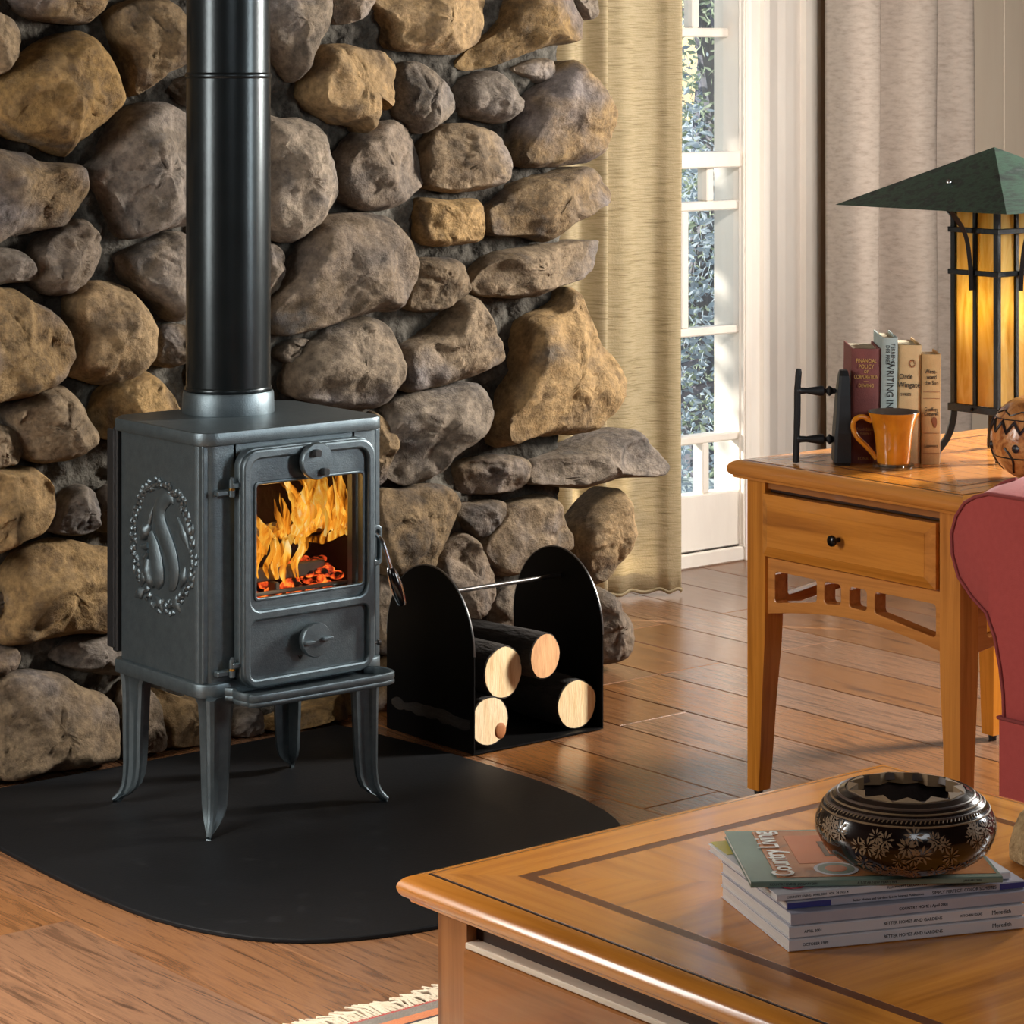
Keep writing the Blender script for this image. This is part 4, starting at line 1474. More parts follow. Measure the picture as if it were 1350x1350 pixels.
# drawer with bevelled front, slightly proud
dr = MB().box(.012, .16, .060, EW - .060, .462, .570).build('drawer', M['cherry_y'], et)
y0_, y1_, z0_, z1_ = .057, EW - .057, .457, .573
rg = [[Vector((x, a, b_)) for a, b_ in ((y0_ + i_, z0_ + i_), (y1_ - i_, z0_ + i_), (y1_ - i_, z1_ - i_), (y0_ + i_, z1_ - i_))] for x, i_ in ((.012, 0), (-.004, 0), (-.0115, .019), (-.0125, .020))]
MB().loft(rg).build('drawer_front', M['cherry_y'], dr)
kb = MB().lathe([(.0045, 0), (.0045, .010), (.0085, .014), (.0105, .018), (.0098, .022), (.006, .0245), (.001, .025)], 20, frame_matrix((-.012, EW / 2 + .010, .515), (0, -1, 0), (0, 0, 1)))
kb.build('knob', M['knob'], dr, smooth=True)

# ============================================================ LAMP
LX, LY = 3.985, 3.438
lamp = thing('table_lamp', 'lantern lamp with green pyramid shade and amber glass on the end table', 'lamp', (LX, LY, EZ))
M['wrought'] = pmat('blackened_iron', [(28, 30, 30), (40, 42, 42)], 40, rough=0.45, metal=0.5, bump=0.12, bscale=160)
M['patina'] = pmat('green_copper_patina', [(40, 45, 44), (62, 74, 67), (74, 102, 84), (56, 66, 62), (92, 101, 95)], 7, stretch=(2, 5, 12), detail=7, rough=0.42, metal=0.45, bump=0.06, bscale=60)
M['amber'] = pmat('amber_art_glass', [(200, 162, 60), (216, 186, 96), (228, 208, 136), (208, 174, 72)], 6, stretch=(4, 4, .8), detail=5, rough=0.12, spec=0.6, transl=0.65, distort=1.0, rand=.05)
hb_ = 0.053      # half body
zb_, zt_ = 0.098, 0.485
for sx in (-1, 1):
    for sy in (-1, 1):
        MB().box(sx * hb_ - .0055, sx * hb_ + .0055, sy * hb_ - .0055, sy * hb_ + .0055, zb_ - .008, zt_, .001).build('corner_post', M['wrought'], lamp)
        c0 = Vector((sx * hb_, sy * hb_, 0))
        d_ = Vector((sx, sy, 0)).normalized()
        pts = smooth_path([c0 + Vector((0, 0, zb_)), c0 + d_ * .002 + Vector((0, 0, .070)), c0 + d_ * .012 + Vector((0, 0, .036)), c0 + d_ * .034 + Vector((0, 0, .004))], 5)
        MB().tube(pts, .0085, 4, flat=.9).build('foot', M['wrought'], lamp)
for ax in range(4):
    Mz = Matrix.Rotation(ax * pi / 2, 4, 'Z')
    MB().box(-.0045, .0045, -hb_ - .004, -hb_ + .003, zb_, zt_, .0008, Mz).build('bar', M['wrought'], lamp)
    for x0_, x1_ in ((-hb_ + .005, -.004), (.004, hb_ - .005)):
        MB().box(x0_, x1_, -hb_ + .001, -hb_ + .0032, zb_ + .002, zt_ - .002, 0, Mz).build('glass_pane', M['amber'], lamp)
    for z_, h_ in ((zb_ - .012, .014), (.345, .010), (.425, .010)):
        MB().box(-hb_ - .009, hb_ + .009, -hb_ - .0095, -hb_ - .0045, z_, z_ + h_, .001, Mz).build('band', M['wrought'], lamp)
    br = smooth_path([(0, -hb_ - .012, .318), (0, -hb_ - .016, .370), (0, -hb_ - .030, .425), (0, -hb_ - .070, .470)], 6)
    MB().tube(br, .0058, 4, Mz, flat=1.0).build('bracket', M['wrought'], lamp)
    MB().ball((0, -hb_ - .013, .348), .0045, 10, 6, Mz).build('rivet', M['knob'], lamp, smooth=True)
    MB().ball((0, -hb_ - .0105, zb_ - .005), .0038, 10, 6, Mz).build('rivet', M['knob'], lamp, smooth=True)
S_ = 0.212
base_z, apex_z = 0.475, 0.586
shade = MB()
cor = [(-S_, -S_), (S_, -S_), (S_, S_), (-S_, S_)]
V = [Vector((x, y, base_z)) for x, y in cor] + [Vector((0, 0, apex_z))] + [Vector((x * .985, y * .985, base_z - .0005)) for x, y in cor] + [Vector((0, 0, apex_z - .004))]
F = [[0, 1, 4], [1, 2, 4], [2, 3, 4], [3, 0, 4], [6, 5, 9], [7, 6, 9], [8, 7, 9], [5, 8, 9], [1, 0, 5, 6], [2, 1, 6, 7], [3, 2, 7, 8], [0, 3, 8, 5]]
shade.add(V, F)
sho = shade.build('shade', M['patina'], lamp)
for sx, sy in ((-1, 0), (1, 0), (0, -1), (0, 1)):
    k = .60
    MB().ball((sx * S_ * k, sy * S_ * k, base_z + (apex_z - base_z) * (1 - k) + .003), .006, 12, 8).build('rivet', M['chrome'], sho, smooth=True)
MB().tube([(0, 0, zt_ - .01), (0, 0, apex_z - .01)], .006, 8).build('stem', M['wrought'], lamp)
light('lamp_bulb', 'POINT', (LX, LY, EZ + .28), None, 0.6, (1.0, 0.80, 0.44), radius=0.03)

# ============================================================ BOOKS, BOOKEND (row lies square to the view)
RDX, RDY = 0.76, -0.65
n_ = sqrt(RDX ** 2 + RDY ** 2)
RDX, RDY = RDX / n_, RDY / n_
ROT = atan2(RDY, RDX)
bx_, by_ = on_z(1121, 611, EZ)
M['pages'] = pmat('page_edges', [(196, 178, 146), (224, 208, 178)], 8, stretch=(90, 2, 2), rough=0.85)
M['gilt'] = pmat('gilt_lettering', [(196, 152, 84)], rough=0.5)
M['ink'] = pmat('black_ink', [(34, 30, 28)], rough=0.7)
M['redink'] = pmat('brown_rule', [(140, 84, 52)], rough=0.7)


def cloth(name, cols):
    return pmat(name, cols, 40, stretch=(1, 1, 1), rough=0.75, bump=0.10, bscale=400)


def book(off, w, h, d, mat, label, lean, text, push=0.0, pages=None, jag=False):
    ox, oy = bx_ + RDX * off - RDY * push, by_ + RDY * off + RDX * push
    t = thing('book', label, 'book', (ox, oy, EZ), ROT, 'books on the end table')
    t.rotation_euler = (0, lean, ROT)
    ct = .0026
    # rounded spine + two boards
    prof_ = [(0, d), (0, .004)] + [(w / 2 - w / 2 * cos(a), .004 - .006 * sin(a)) for a in [pi * k / 8 for k in range(1, 8)]] + [(w, .004), (w, d), (w - ct, d), (w - ct, .008)] + \
            [(w / 2 + (w / 2 - ct) * cos(a), .008 - .005 * sin(a)) for a in [pi * k / 8 for k in range(1, 8)]] + [(ct, .008), (ct, d)]
    nn_ = len(prof_)
    MB().loft([[Vector((x, y, z)) for x, y in prof_] for z in (0, h)]).build('cover', mat, t, smooth=True, sharp=30)
    pb = MB()
    pr2 = [(ct, d - .006), (ct, .010), (w / 2, .006), (w - ct, .010), (w - ct, d - .006), (w / 2, d - .010)]
    pb.loft([[Vector((x, y, z)) for x, y in pr2] for z in (.004, h - .005)])
    pb.build('page_block', pages or M['pages'], t)
    for s, cx, cz, size, mt, rot, sq in text:
        Mx = frame_matrix((cx * w, -.0024 - .0002, cz * h), (1, 0, 0), (0, 0, 1))
        if rot:
            Mx = frame_matrix((cx * w, -.0024 - .0002, cz * h), (0, 0, -1), (1, 0, 0))
        letters(s, size, Mx, mt, t, squeeze=sq)
    return t


M['maroon'] = cloth('maroon_cloth', [(104, 52, 48), (122, 64, 58)])
M['greyblue'] = cloth('grey_blue_jacket', [(150, 162, 158), (170, 180, 174)])
M['tan'] = cloth('tan_jacket', [(190, 156, 110), (206, 172, 124)])
M['tan2'] = cloth('worn_tan_jacket', [(180, 142, 92), (198, 160, 108)])
M['whitejacket'] = cloth('white_jacket', [(226, 222, 214), (236, 232, 226)])
G, K = M['gilt'], M['ink']
book(0.0, .0545, .214, .150, M['maroon'], 'maroon cloth book with gilt lettering, leftmost of the row', .012,
     [('FINANCIAL', .5, .895, .0105, G, 0, .72), ('POLICY', .5, .845, .0105, G, 0, .8), ('OF', .5, .80, .0085, G, 0, .8), ('CORPORATION', .5, .755, .0105, G, 0, .60), ('—', .5, .72, .010, G, 0, .9), ('DEWING', .5, .68, .0095, G, 0, .75),
      ('Fourth Edition', .5, .30, .008, G, 0, .7), ('Volume I', .5, .265, .008, G, 0, .7), ('RONALD', .5, .045, .0085, G, 0, .8)])
book(.0552, .0300, .235, .145, M['greyblue'], 'tall grey-blue book with black lettering running down the spine', .014,
     [('TERRENCE', .68, .865, .0105, K, 1, .85), ('DES PRES', .34, .865, .0105, K, 1, .85), ('WRITING INTO', .5, .58, .0185, K, 1, .85)], push=-.004)
t = book(.0862, .0435, .221, .150, M['tan'], 'tan book with a small emblem, between the grey-blue and the shortest book', .014,
         [('Orde', .34, .735, .0135, K, 0, .85), ('Wingate', .47, .665, .0142, K, 0, .86), ('SYKES', .34, .585, .0075, K, 0, 1.0)])
orn = MB()
for k in range(7):
    a = k * 2 * pi / 7
    P = [Vector((.0262 + .0035 * cos(a) + .006 * cos(a + q * .7) * q / 3, -.0029, .187 + .0045 * sin(a) + .008 * sin(a + q * .7) * q / 3)) for q in range(4)]
    orn.tube(P, .0006, 4)
orn.build('emblem', M['redink'], t)
t = book(.1308, .0350, .204, .105, M['tan2'], 'shortest book, worn tan with white side, rightmost of the row', .010,
         [('West-', .45, .845, .0115, K, 0, .8), ('ward', .5, .795, .0115, K, 0, .8), ('the Sun', .5, .742, .0115, K, 0, .74), ('Geoffrey', .5, .50, .0105, K, 0, .68), ('Cotterell', .5, .458, .0105, K, 0, .7), ('Lippincott', .5, .17, .0085, K, 0, .72)], push=-.006)
for z in (.66, .60, .285, .10):
    MB().box(.002, .033, -.0030, -.0024, z * .204, z * .204 + .0007).build('rule', M['redink'], t)
MB().box(.0352, .0358, .006, .104, .001, .203).build('jacket_side', M['whitejacket'], t)
pl = MB()
pl.mesh(slab_mesh([[tuple(v) for v in smooth_loop([Vector(p) for p in ((0, 0), (.006, -.012), (.009, -.004), (.008, .006), (.002, .008))], 3)]], .0005), frame_matrix((.019, -.0029, .080), (1, 0, 0), (0, 0, 1)))
pl.build('leaf_mark', M['redink'], t)

# bookend: flat iron standing on its heel, handle bar on two turned spindles
be = thing('iron_bookend', 'black antique flat iron standing upright as a bookend left of the books', 'bookend', (bx_ - RDX * .0, by_ - RDY * .0, EZ), ROT)
sl_ = []
for y, z0, z1 in ((-.026, .004, .165), (.026, .004, .165)):
    pass
bk = MB()
rg = []
for z, w0, w1, hy in ((0, -.030, -.004, .030), (.006, -.033, -.002, .034), (.06, -.031, -.002, .036), (.13, -.026, -.003, .030), (.165, -.022, -.004, .020), (.174, -.020, -.006, .012)):
    q = .005
    rg.append([Vector((w0, -hy + q, z)), Vector((w0 + q, -hy, z)), Vector((w1, -hy, z)), Vector((w1, hy, z)), Vector((w0 + q, hy, z)), Vector((w0, hy - q, z))])
bk.loft(rg).build('sole_plate', M['iron_dark'], be)
for z in (.045, .135):
    prof_ = [(.002, 0), (.0052, .002), (.0052, .006), (.0095, .012), (.0095, .014), (.004, .019), (.0045, .022), (.0092, .024), (.0094, .030), (.0075, .042), (.0055, .055), (.0062, .066), (.009, .073)]
    Mx = frame_matrix((-.026, 0, z), (0, 1, 0), (0, 0, 1))
    Mx = Matrix(((0, 0, -1, -.026), (0, 1, 0, 0), (1, 0, 0, z), (0, 0, 0, 1)))
    MB().lathe(prof_, 18, Mx).build('spindle', M['iron_dark'], be, smooth=True)
hp = smooth_path([(-.101, 0, .002), (-.100, 0, .04), (-.0985, 0, .09), (-.098, 0, .14), (-.0955, 0, .176)], 5)
MB().tube(hp, [.008] * 8 + [.0085] * 8 + [.0078] * 4 + [.006], 10, flat=.75).build('handle_bar', M['iron_dark'], be, smooth=True)

# ============================================================ MUG
mx_, my_ = on_z(1178, 617, EZ)
mug = thing('mug', 'amber glazed mug with flared rim and clear foot in front of the books', 'mug', (mx_, my_, EZ), ROT)
M['glaze'] = pmat('amber_glaze', [(166, 98, 22), (196, 124, 30), (208, 138, 40)], 14, rough=0.10, spec=0.6, coat=.5)
M['mug_dark'] = pmat('dark_glaze_inside', [(70, 58, 50), (88, 74, 64)], 10, rough=0.12)
M['clear'] = glass_mat('clear_glass_foot', (0.86, 0.84, 0.80), 0.22, 0.03)
MB().lathe([(.030, .010), (.0312, .014), (.0325, .04), (.0355, .065), (.041, .088), (.0475, .1015), (.0484, .1035)], 40, cap=False).build('body', M['glaze'], mug, smooth=True)
MB().lathe([(.0484, .1035), (.0476, .1046), (.0455, .1018), (.039, .086), (.0335, .062), (.031, .03), (.0, .018)], 40, cap=False).build('inside', M['mug_dark'], mug, smooth=True)
MB().lathe([(.0305, .010), (.037, .0085), (.0385, .005), (.0375, .0012), (.03, .0005), (0, .0005)], 40, cap=False).build('foot', M['clear'], mug, smooth=True)
MB().lathe([(.0, .0098), (.0305, .0100)], 30, cap=False).build('base', M['glaze'], mug)
hpth = smooth_path([(-.040, 0, .086), (-.056, 0, .094), (-.0705, 0, .089), (-.074, 0, .074), (-.066, 0, .056), (-.050, 0, .040), (-.036, 0, .024), (-.031, 0, .017)], 6)
MB().tube(hpth, .0042, 10, flat=1.15).build('handle', M['glaze'], mug, smooth=True)

# ============================================================ GOURD ON THE END TABLE
gZ = 4.885
gXc = (1364 - 675) / FPX * gZ
gx, gy = gXc * _c + gZ * _s, -gXc * _s + gZ * _c
gourd = thing('carved_gourd', 'round carved gourd with black zigzags beside the lamp', 'gourd', (gx, gy, EZ))
M['gourd'] = pmat('carved_gourd_skin', [(66, 34, 18), (150, 84, 40), (206, 146, 88), (186, 120, 66), (92, 48, 24)], 30, detail=6, rough=0.28, bump=0.25, bscale=60, distort=0.8, coat=.3)
M['gourd_ink'] = pmat('burnt_black', [(26, 20, 20), (44, 36, 38)], 20, rough=0.35)
gr_ = .078
gp = [(gr_ * sin(a) * (1 if a > .5 else .95), .074 - .074 * cos(pi - a) * -1) for a in [pi * k / 18 for k in range(0, 19)]]
gp = [(gr_ * sin(pi * k / 20) ** .9, .076 - .076 * cos(pi * k / 20)) for k in range(1, 20)]
gp[0] = (.03, 0.001)
MB().lathe(gp, 44).build('shell', M['gourd'], gourd, smooth=True)


def gsurf(a, z, out=1.012):
    c_z = max(-1, min(1, (.076 - z) / .076))
    r_ = gr_ * sqrt(1 - c_z * c_z) ** .9 * out
    return Vector((r_ * cos(a), r_ * sin(a), z))


for z, amp, per, rad in ((.100, .010, 17, .0028), (.124, .004, 9, .0014), (.045, 0, 1, .0012), (.113, 0, 1, .0011)):
    P = [gsurf(2 * pi * k / 136, z + amp * ((abs(((k * per / 136 * 2) % 2) - 1)) * 2 - 1)) for k in range(137)]
    MB().tube(P, rad, 5).build('zigzag', M['gourd_ink'], gourd)
for a in [2 * pi * k / 7 + .4 for k in range(7)]:
    P = [gsurf(a + .18 * sin(q), .018 + .046 * (q / 3.14)) for q in [3.14 * i / 8 for i in range(9)]]
    MB().tube(P, .0022, 5).build('carved_arc', M['gourd_ink'], gourd)
    MB().ball(gsurf(a + .3, .064, .99), (.007, .007, .008), 8, 6).build('carved_spot', M['gourd_ink'], gourd)
MB().ball(gsurf(3.75, .136, .97), (.014, .010, .020), 12, 8).build('carved_opening', M['gourd_ink'], gourd, smooth=True)

# ============================================================ SOFA
M['velvet'] = pmat('brick_red_velvet', [(166, 74, 70), (174, 80, 75)], 90, rough=0.95, bump=0.08, bscale=420, sheen=.12, spec=.15)
M['piping'] = pmat('red_piping', [(140, 60, 58)], rough=0.85)
SFX = 3.47
out_px = [(1303, 651), (1286, 655), (1272, 663), (1261, 680), (1255, 703), (1256, 730), (1264, 760), (1281, 786), (1301, 808), (1312, 840), (1319, 880), (1323, 915), (1324, 945)]
yz = [on_x(a, b_, SFX) for a, b_ in out_px]
ym = yz[0][0] - .10
loop = yz + [(yz[-1][0], .18), (2 * ym - yz[-1][0], .18)] + [(2 * ym - y, z) for y, z in yz[::-1]]
so = thing('sofa', 'brick-red velvet sofa with a rolled arm at the right edge', 'sofa', (SFX, ym, 0))
lo = [Vector((y - ym, z)) for y, z in loop]
cc = Vector((0, .56))


def infl(k, lift=0.0):
    out_ = []
    for p in lo:
        w = max(0, min(1, (p.y - .42) / .12))
        q = cc + Vector(((p.x - cc.x) * (1 + (k - 1) * w * .25), (p.y - cc.y) * (1 + (k - 1) * w * 1.15)))
        out_.append(q)
    return out_


rings = []
for x, k in ((0, .97), (.002, 1.0), (.012, 1.02), (.05, 1.10), (.14, 1.20), (.30, 1.26), (.55, 1.28), (.82, 1.26)):
    rings.append([Vector((x, p.x, p.y)) for p in infl(k)])
arm = MB().loft(rings).build('arm', M['velvet'], so, smooth=True, sharp=70)
MB().tube([Vector((-.001, p.x, p.y)) for p in lo[:13]] , .0032, 8).build('piping', M['piping'], arm, smooth=True)
MB().tube([Vector((-.001, p.x, p.y)) for p in lo[:1] + lo[:14:-1]], .0032, 8).build('piping', M['piping'], arm, smooth=True)
for xx, k in ((.075, 1.145), (.16, 1.215)):
    pth = [Vector((xx, p.x, p.y)) for p in infl(k)[:7]]
    MB().tube(pth, .003, 6).build('seam', M['piping'], arm, smooth=True)
ysk = yz[-1][0] - ym
zsk = yz[-1][1]
sk = MB()
sk.box(-.012, .86, -1.75, ysk + .004, .012, zsk, .004)
sk.build('skirt', M['velvet'], so)
MB().tube([(-.012, ysk + .004, zsk), (-.014, -.9, zsk)], .003, 8).build('piping', M['piping'], so, smooth=True)
MB().tube([(-.012, ysk + .004, zsk), (.86, ysk + .004, zsk)], .003, 8).build('piping', M['piping'], so, smooth=True)
MB().box(.03, .70, -1.60, -.125, zsk + .001, .45, .03, seg=3).build('seat_cushion', M['velvet'], so, smooth=True)
MB().box(.62, .86, -1.60, -.125, zsk + .001, .82, .05, seg=3).build('backrest', M['velvet'], so, smooth=True)
arm2 = arm.copy()
COL.objects.link(arm2)
arm2.parent = so
arm2.location = (0, -1.72, 0)

# ============================================================ COFFEE TABLE
cx0, cx1, cy0, cy1, CZ = 1.902, 2.656, 1.24, 2.482, 0.45
ct = thing('coffee_table', 'cherry-wood coffee table with dark inlaid top in the foreground', 'coffee table', (cx0, cy0, 0))
CW, CD = cx1 - cx0, cy1 - cy0
table_top(ct, 0, CW, 0, CD, CZ, .027, .034, .072, .016, CHM)
for sx in (0, 1):
    for sy in (0, 1):
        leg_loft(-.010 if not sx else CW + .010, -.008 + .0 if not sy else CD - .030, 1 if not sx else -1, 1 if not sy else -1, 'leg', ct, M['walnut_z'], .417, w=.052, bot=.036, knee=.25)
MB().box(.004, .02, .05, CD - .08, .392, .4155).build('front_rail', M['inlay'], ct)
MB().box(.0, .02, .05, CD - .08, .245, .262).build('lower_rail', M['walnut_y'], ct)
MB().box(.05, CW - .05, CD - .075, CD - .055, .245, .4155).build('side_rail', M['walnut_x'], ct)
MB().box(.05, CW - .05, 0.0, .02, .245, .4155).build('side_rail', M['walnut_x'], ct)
MB().box(CW - .02, CW, .05, CD - .08, .245, .4155).build('back_rail', M['walnut_y'], ct)
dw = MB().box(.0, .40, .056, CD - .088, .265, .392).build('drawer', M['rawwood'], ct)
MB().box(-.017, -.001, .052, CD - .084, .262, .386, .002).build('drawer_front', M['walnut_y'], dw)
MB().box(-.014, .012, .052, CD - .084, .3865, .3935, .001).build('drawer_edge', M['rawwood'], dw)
kb = MB().lathe([(.0045, 0), (.0045, .010), (.0105, .018), (.0098, .022), (.001, .025)], 20, frame_matrix((-.017, CD / 2, .32), (0, -1, 0), (0, 0, 1)))
kb.build('knob', M['knob'], dw, smooth=True)

for ch in ct.children:
    for v in ch.data.vertices:
        v.co.z *= (CZ - .0078) / CZ
    for g in ch.children:
        for v in g.data.vertices:
            v.co.z *= (CZ - .0078) / CZ
ct.location.z = .0078

# ============================================================ MAGAZINES
m0 = on_z(1040, 1256, CZ)
m1 = on_z(1348, 1225, CZ)
mang = atan2(m1[1] - m0[1], m1[0] - m0[0])
M['mag_white'] = pmat('magazine_white', [(206, 204, 208), (222, 220, 224)], 10, rough=0.3)
M['mag_grey'] = pmat('magazine_grey', [(170, 168, 180), (190, 188, 198)], 10, rough=0.3)
M['mag_pages'] = pmat('magazine_pages', [(176, 170, 164), (212, 206, 200)], 10, stretch=(1, 1, 120), rough=0.7)
M['mag_green'] = pmat('magazine_sage', [(104, 124, 112), (122, 142, 128)], 14, rough=0.3)
M['mag_photo'] = pmat('magazine_photo', [(92, 66, 44), (166, 102, 58), (186, 120, 72), (110, 100, 66)], 14, rough=0.25, distort=1.0)
M['mag_orange'] = pmat('magazine_orange', [(182, 96, 52), (196, 112, 64)], 10, rough=0.25)
M['mag_dark'] = pmat('magazine_brown', [(70, 50, 36), (96, 68, 48)], 20, rough=0.25)
M['mag_red'] = pmat('magazine_red', [(170, 40, 58)], rough=0.3)
M['mag_blue'] = pmat('magazine_blue', [(52, 62, 132)], rough=0.3)
M['mag_yellow'] = pmat('magazine_yellow', [(206, 190, 70)], rough=0.3)
M['white_ink'] = pmat('white_ink', [(236, 234, 226)], rough=0.4)
SPECS = [  # thickness, length, width, shift along, shift in, turn, cover material, label
    (.0125, .272, .196, 0.0, 0.0, 0.0, 'mag_white', 'white magazine lying lowest in the stack, dated October on its spine'),
    (.0120, .272, .196, .001, .002, .004, 'mag_white', 'white magazine second from the bottom, dated April on its spine'),
    (.0125, .277, .196, .004, .004, .012, 'mag_grey', 'grey magazine in the middle of the stack with green spine lettering'),
    (.0080, .275, .196, .004, .016, -.012, 'mag_grey', 'thin grey magazine with a blue spine end, third from the top'),
    (.0075, .272, .196, -.006, .018, .012, 'mag_white', 'white-spined magazine directly under the top one, red letter on cover'),
    (.0065, .270, .190, -.024, .046, -.22, 'mag_green', 'topmost magazine with sage border and orange room on its cover'),
]
zc = CZ + .0005
for k, (h, L, wd, du, dv, rot, mt, lab) in enumerate(SPECS):
    ca, sa = cos(mang), sin(mang)
    px_, py_ = m0[0] + ca * du - sa * dv, m0[1] + sa * du + ca * dv
    t = thing('magazine', lab, 'magazine', (px_, py_, zc), mang + rot, 'magazines on the coffee table')
    cov = MB()
    ct_ = .0006
    pr = [(wd, 0), (.001, 0), (0, .001), (0, h - .001), (.001, h), (wd, h), (wd, h - ct_), (.002, h - ct_), (.001, h - .002), (.001, .002), (.002, ct_), (wd, ct_)]
    cov.loft([[Vector((x, y, z)) for y, z in pr] for x in (0, L)])
    cov.build('cover', M[mt], t)
    MB().box(.0015, L - .0015, .002, wd - .001, ct_, h - ct_).build('page_block', M['mag_pages'], t)
    Msp = lambda u, sc=.5: frame_matrix((u * L, -.0003, h * sc), (1, 0, 0), (0, 0, 1))
    tx = {0: [('OCTOBER 1999', .11, .0042), ('BETTER HOMES AND GARDENS', .52, .0048), ('Meredith', .90, .0062)],
          1: [('APRIL 2001', .10, .0042), ('BETTER HOMES AND GARDENS', .52, .0048), ('KITCHEN IDEAS', .77, .0036), ('Meredith', .90, .0062)],
          2: [('COUNTRY HOME / April 2001', .55, .0044)],
          3: [('Better Homes and Gardens Special Interest Publications', .42, .0036), ('SIMPLY PERFECT: COLOR SCHEMES', .74, .0048)],
          4: [('COUNTRY LIVING  APRIL 2001  VOL. 24  NO. 4', .17, .0034), ('FLEA MARKET DECORATING', .55, .0036)],
          5: [('COUNTRY LIVING  JANUARY 2001', .17, .0034), ('A 5-STAR NEW YEAR’S EVE', .50, .0036), ('JANUARY 2001', .88, .0030)]}[k]
    for s, u, size in tx:
        letters(s, size, Msp(u), M['ink'], t)
    Mtop = lambda u, v: frame_matrix((u, v, h + .0014), (0, 1, 0), (-1, 0, 0))     # cover's top edge is at u=0
    if k == 3:
        MB().box(.001, .05, -.0006, 0, .001, h - .001).build('spine_block', M['mag_blue'], t)
        MB().box(L - .03, L - .001, -.0006, 0, .001, h - .001).build('spine_block', M['mag_blue'], t)
    if k == 4:
        letters('Country Living', .036, Mtop(.028, .10), M['mag_red'], t, squeeze=.85)
        MB().box(.004, .045, .150, .200, h + .0002, h + .0006).build('cover_corner', M['mag_yellow'], t)
        letters('LIVE', .02, Mtop(.040, .14), M['mag_red'], t)
    if k == 5:
        MB().box(.030, L - .004, .012, wd - .006, h + .0001, h + .0005).build('cover_photo', M['mag_photo'], t)
        MB().box(.062, .215, .060, .165, h + .0005, h + .0008).build('wall_in_photo', M['mag_orange'], t)
        for a, b_, c0, d_ in ((.095, .155, .085, .140),):
            MB().box(a, b_, c0, d_, h + .0008, h + .0011).build('frame_in_photo', M['mag_dark'], t)
            MB().box(a + .006, b_ - .006, c0 + .006, d_ - .006, h + .0011, h + .0013).build('picture_in_photo', M['mag_orange'], t)
            MB().box(a + .022, b_ - .022, c0 + .018, d_ - .018, h + .0013, h + .0015).build('mark_in_photo', M['mag_red'], t)
        for r0, mt2, dz in ((.024, 'mag_white', .0008), (.020, 'mag_green', .0010), (.012, 'mag_orange', .0012)):
            MB().lathe([(r0, 0), (r0, .0002)], 24, Matrix.Translation((.098, .038, h + dz))).build('plate_in_photo', M[mt2], t)
        letters('Country Living', .034, Mtop(.040, .098), M['white_ink'], t, squeeze=.82, bold=.0004)
        letters('Holiday', .014, Mtop(.150, .050), M['white_ink'], t)
        letters('decorating', .010, Mtop(.165, .052), M['white_ink'], t)
    zc += h + .0006
MAGZ = zc + .0012

# ============================================================ CARVED BOWL
bwx, bwy = on_z(1194, 1142, MAGZ)
bowl = thing('carved_bowl', 'dark carved round bowl with toothed rim standing on the magazines', 'bowl', (bwx, bwy, MAGZ))
M['bowl'] = pmat('dark_polished_gourd', [(14, 10, 10), (30, 18, 14), (64, 34, 20)], 9, detail=5, rough=0.16, spec=.6, coat=.4, blotch=((110, 58, 30), 9, .60, .72))
M['bowl_cut'] = pmat('carved_pale', [(120, 94, 66), (150, 122, 88)], 30, rough=0.6)
M['bowl_rim'] = pmat('bowl_rim_grey', [(72, 66, 68), (106, 84, 66)], 30, rough=0.35)
M['bowl_in'] = pmat('bowl_inside', [(28, 18, 13), (44, 28, 18)], 20, rough=0.9, bump=.5, bscale=40)
BR, BH = .0960, .090
def bprof(t):
    """t 0 (foot) .. 1 (rim)"""
    a = -pi / 2 + t * (pi / 2 + .95)
    return (max(.035, BR * (cos(a)) ** .72) if t > .02 else .035, .046 + .046 * sin(a) * (1.0 if a < 0 else 1.02))


pr = [bprof(k / 24) for k in range(25)]
MB().lathe([(.0, .0005)] + pr, 64, cap=False).build('shell', M['bowl'], bowl, smooth=True)
zr = pr[-1][1]
rr_ = pr[-1][0]
# toothed opening
nt_ = 12
tz = MB()
for k in range(nt_):
    a0, a1, am = 2 * pi * k / nt_, 2 * pi * (k + 1) / nt_, 2 * pi * (k + .5) / nt_
    ro, ri = rr_ * .98, rr_ * .78
    p = lambda a, r, z: Vector((r * cos(a), r * sin(a), z))
    MB().add([p(a0, ro, zr + .001), p(a1, ro, zr + .001), p(am, ri, zr + .0035), p(a0, ro, zr - .010), p(a1, ro, zr - .010), p(am, ri, zr - .009)], [[0, 1, 2], [3, 5, 4], [0, 2, 5, 3], [1, 4, 5, 2], [0, 3, 4, 1]]).build('rim_tooth', M['bowl_cut'], bowl)
MB().lathe([(rr_ * .99, zr - .001), (rr_ * .9, zr + .0012), (rr_ * .885, zr - .006), (rr_ * .96, zr - .008)], 64, cap=False).build('rim', M['bowl_rim'], bowl, smooth=True)
MB().lathe([(rr_ * .95, zr - .002), (rr_ * 1.05, zr - .015), (rr_ * .95, zr - .045), (0.0, zr - .055)], 48, cap=False).build('opening', M['bowl_in'], bowl)
for t_, rad, mt in ((.86, .0015, 'bowl_rim'), (.90, .0012, 'bowl_cut'), (.80, .0012, 'bowl_cut'), (.945, .0016, 'bowl_rim')):
    r0, z0 = bprof(t_)
    P = [Vector((r0 * cos(2 * pi * k / 72), r0 * sin(2 * pi * k / 72), z0)) for k in range(73)]
    MB().tube(P, rad, 6).build('carved_ring', M[mt], bowl, smooth=True)
zg = MB()
